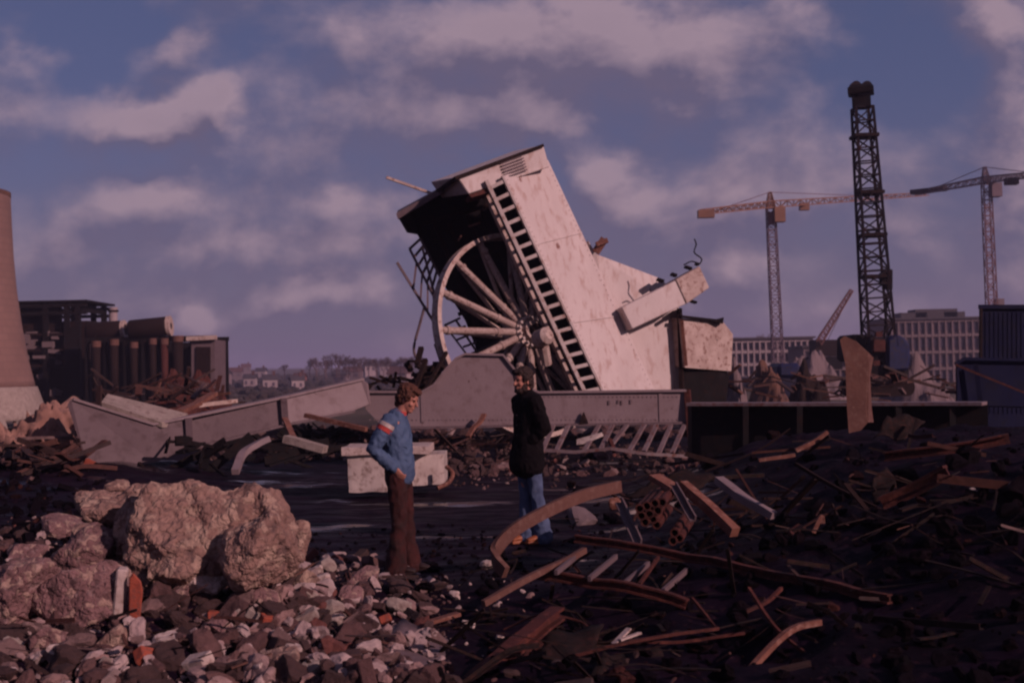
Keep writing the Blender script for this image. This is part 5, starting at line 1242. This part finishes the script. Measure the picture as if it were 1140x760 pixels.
def man(name, label, loc, rz, H_, cfg):
    root = empty(name, loc, label, 'person', rz=rz); root.scale = (H_/1.78,)*3
    k = MB(); C = cfg
    m, q = head(k, C['head'], C['yaw'], C['nod'])
    ch = Vector(C['chest']); pv = Vector(C['pelvis']); nk = Vector(C['neck'])
    loft(k, [nk+Vector((-.01,0,-.03)), (nk+Vector(C['head']))/2, Vector(C['head'])+Vector((-.01,0,-.03))], [.062,.056,.055])
    loft(k, [pv+Vector((0,0,-.06)), pv+Vector((0,0,.08)), (pv+ch)/2+Vector((0,0,.03)), ch, ch+Vector((0,0,.12)), nk+Vector((0,0,-.05))], [(.15,.10),(.145,.095),(.13,.09),(.165,.11),(.16,.095),(.09,.07)])
    for arm in C['arms']:
        s_, e_, w_ = [Vector(v) for v in arm[:3]]; loft(k, [s_, (s_+e_)/2, e_, (e_+w_)/2, w_], [.052,.046,.038,.036,.026]); hand(k, w_, w_-e_ if len(arm) < 4 else arm[3], arm[4] if len(arm) > 4 else (0,1,0), arm[5] if len(arm) > 5 else 1)
    for leg in C['legs']:
        h_, kn, an = [Vector(v) for v in leg]; loft(k, [h_, (h_+kn)/2, kn, kn.lerp(an,.35), an], [.085,.075,.053,.056,.036]); 
        loft(k, [an+Vector((-.03,0,-.04)), an+Vector((.07,0,-.05)), an+Vector((.14,0,-.06))], [(.035,.03),(.04,.025),(.035,.018)], (0,1,0))
    remeshed('body', k, SKIN, root, .0065, 2)
    # eyes
    for s_ in (-1,1):
        e = MB(); ell(e, q(.079,.030*s_,.016), (.009,.011,.009), m, 8); e.build('eye', MT['dark'], root)
    # hair
    h = MB(); r_ = C['hair']
    ell(h, q(-.028,0,.060), (.102*r_,.090*r_,.092*r_), m); ell(h, q(-.05,0,.0), (.075*r_,.088*r_,.085), m); ell(h, q(-.065,0,-.06), (.05,.070,.05), m); ell(h, q(.055,0,.102), (.048,.066,.028), m)
    for s_ in (-1,1): ell(h, q(.012,.074*s_,.035), (.038,.022,.045), m, 10)
    ho = remeshed('hair', h, C['hairm'], root, .008, 1); 
    for v in ho.data.vertices: v.co += v.normal*(.014*noise.noise(v.co*38)+.010*noise.noise(v.co*90))
    if C.get('beard'):
        h = MB(); ell(h, q(.052,0,-.090), (.046,.054,.038), m); ell(h, q(.088,0,-.044), (.013,.030,.007), m, 8)
        for s_ in (-1,1): ell(h, q(.022,.058*s_,-.06), (.035,.018,.045), m, 10)
        ho = remeshed('beard', h, C['hairm'], root, .007, 1)
        for v in ho.data.vertices: v.co += v.normal*(.008*noise.noise(v.co*60))
    # coat / jacket
    j = MB(); g = C['coat']
    loft(j, [Vector(p[:3]) for p in g['body']], [(p[3],p[4]) for p in g['body']])
    for arm in C['arms']:
        s_, e_, w_ = [Vector(v) for v in arm[:3]]; a0 = s_.lerp(e_, -.05); loft(j, [a0+Vector((0, -.02 if a0.y > 0 else .02, .0)), s_.lerp(e_,.45), e_, e_.lerp(w_,.5), w_], [.078,.070,.064,.058,.050])
    jo = remeshed('jacket' if g['name'] == 'jacket' else 'coat', j, g['m'], root, .010, 3, g.get('wr', .007)*1.5, 3, (11,11,8))
    if g.get('collar'):
        c_ = MB(); cc = Vector(g['collar']); pts = []
        for i in range(15):
            an = R(25+310*i/14); pts.append(cc+Vector((math.cos(an)*.064, math.sin(an)*.070, .018*math.cos(an+3.14))))
        c_.sweep(pts, RP(.014,.034)); c_.build('collar', g['collarm'], jo)
    for nm, fn, mm in g.get('extra', []):
        e = MB(); fn(e); e.build(nm, mm, jo, smooth=False)
    # trousers
    t = MB(); loft(t, [pv+Vector((0,0,.10)), pv+Vector((0,0,.02)), pv+Vector((0,0,-.08))], [(.155,.112),(.165,.125),(.16,.12)])
    for leg in C['legs']:
        h_, kn, an = [Vector(v) for v in leg]; loft(t, [h_+Vector((0,0,.02)), h_.lerp(kn,.5), kn, kn.lerp(an,.5), an+Vector((.005,0,-.02)), an+Vector((.01,0,-.055))], [v*C.get('fl',.93) for v in (.106,.090,.070,.078,.104,.114)])
    remeshed('trousers', t, C['trm'], root, .010, 3, .012, 9, (9,9,5))
    for leg in C['legs']:
        an = Vector(leg[2]); s_ = MB(); loft(s_, [an+Vector((-.05,0,-.045)), an+Vector((.05,0,-.045)), an+Vector((.13,0,-.052)), an+Vector((.185,0,-.062))], [(.043,.048),(.045,.04),(.048,.030),(.036,.02)], (0,1,0))
        s_.box(an+Vector((.06,0,-.092)), .29,.085,.022); remeshed('shoe', s_, C['shoem'], root, .007, 2)
    return root
JB = mat('blue_jacket', (.065,.115,.20), (.045,.080,.15), scale=6, rough=.75, bump=.25, bscale=30)
RB = mat('red_brown_trousers', (.050,.009,.008), (.018,.005,.005), scale=7, rough=.9, bump=.3, bscale=40)
BC = mat('black_coat', (.006,.005,.006), (.009,.007,.008), scale=7, rough=.95, bump=.3, bscale=40, spec=.05)
DJ = mat('blue_jeans', (.095,.14,.23), (.05,.075,.14), scale=8, rough=.9, bump=.3, bscale=50)
HB = mat('brown_hair', (.11,.04,.022), (.06,.022,.014), scale=30, rough=.7, bump=.6, bscale=90)
HD = mat('dark_hair', (.035,.016,.012), (.02,.010,.009), scale=30, rough=.7, bump=.6, bscale=90)
SR = mat('red_knit', (.50,.06,.05), scale=20, rough=.8, bump=.2); SW = mat('white_knit', (.6,.52,.46), scale=20, rough=.8, bump=.2)
SO = mat('tan_leather', (.32,.10,.035), (.25,.08,.03), scale=20, rough=.5, bump=.1); SB = mat('dark_leather', (.03,.014,.012), scale=20, rough=.5, bump=.1)
# blue jacketed man, facing right
def band(z0, z1, c0, ax, r):
    def f(e):
        a = Vector(c0); b = Vector(ax)
        for nothing in (0,): e.tube([a.lerp(b, z0), a.lerp(b, z1)], r, 20)
    return f
sh, el_ = (-.045,-.175,1.43), (-.185,-.24,1.18)
cfg1 = dict(head=(.105,0,1.635), yaw=R(-12), nod=R(24), neck=(.02,0,1.50), chest=(-.015,0,1.33), pelvis=(.0,0,.95), hair=1.04, hairm=HB, trm=RB, shoem=SB,
    arms=[(sh, el_, (.0,-.205,1.005), (.55,.18,-.75), (.2,1,.2), 1), ((-.03,.175,1.43), (-.11,.26,1.18), (-.02,.14,1.02), (.3,-.15,-.9), (.2,-1,.2), -1)],
    legs=[((.0,-.085,.92),(.02,-.10,.50),(-.02,-.115,.095)), ((.0,.085,.92),(.045,.10,.50),(.06,.125,.095))],
    coat=dict(name='jacket', m=JB, wr=.009, collar=(.03,0,1.515), collarm=SR, body=[(.03,0,.90,.150,.115),(.02,0,.98,.170,.128),(.0,0,1.12,.168,.130),(-.02,0,1.28,.188,.140),(-.025,0,1.40,.180,.125),(.0,0,1.48,.105,.085)],
      extra=[('red_stripe', band(.20,.34,sh,el_,.0795), SR), ('white_stripe', band(.06,.19,sh,el_,.0815), SW),
             ('pocket_seam', lambda e: e.bar((.07,-.155,1.20), (.14,-.115,1.19), .004, .005), JB), ('waist_seam', lambda e: e.bar((.08,-.150,1.08), (.14,-.112,1.07), .004, .005), JB)]))
p, d = gp(446, 637); hh = 203/FPX*d
man('person', 'man in a blue jacket and reddish trousers looking down, hand at his pocket', p, R(-8), hh*1.03, cfg1)
# black coated man, facing left towards the camera
cfg2 = dict(head=(.05,0,1.645), yaw=R(12), nod=R(4), neck=(.0,0,1.51), chest=(-.01,0,1.33), pelvis=(.0,0,.95), hair=1.03, hairm=HD, beard=True, trm=DJ, shoem=SO,
    arms=[((-.0,-.19,1.43), (-.07,-.25,1.16), (.06,-.10,1.0), (.5,.3,-.8), (0,1,0), 1), ((.0,.19,1.43), (-.06,.25,1.16), (.06,.10,1.0), (.5,-.3,-.8), (0,-1,0), -1)],
    fl=.84, legs=[((.0,-.08,.92),(.0,-.075,.50),(-.02,-.07,.095)), ((.0,.075,.92),(-.05,.07,.50),(-.13,.06,.095))],
    coat=dict(name='coat', m=BC, wr=.007, collar=(.02,0,1.51), collarm=BC, body=[(.02,0,.79,.215,.170),(.01,0,.92,.205,.155),(.0,0,1.10,.170,.130),(-.01,0,1.28,.190,.135),(-.01,0,1.42,.185,.120),(.0,0,1.50,.10,.08)],
      extra=[('button', (lambda z_: (lambda e: ell(e, (.135,.02,z_), (.008,.012,.012), None, 6)))(1.0+.1*i), SB) for i in range(4)]))
p, d = gp(600, 604); hh = 194/FPX*d
man('person', 'bearded man in a black coat and blue jeans turned to the left', p+Vector((-.10,0,0)), R(180+28), hh*1.0, cfg2)

# ------------------------------------------------------------------ air
hz = MB(); hz.box((0, 2600, 17), 9600, 5900, 56); m_ = bpy.data.materials.new('haze'); m_.use_nodes = True; t = m_.node_tree; t.nodes.clear()
pv_ = N(t, 'ShaderNodeVolumePrincipled'); pv_.inputs['Color'].default_value = (.72, .66, .95, 1); pv_.inputs['Density'].default_value = .00045; pv_.inputs['Anisotropy'].default_value = .2
om = N(t, 'ShaderNodeOutputMaterial'); t.links.new(pv_.outputs[0], om.inputs['Volume'])
tag(hz.build('haze', m_), kind='stuff')
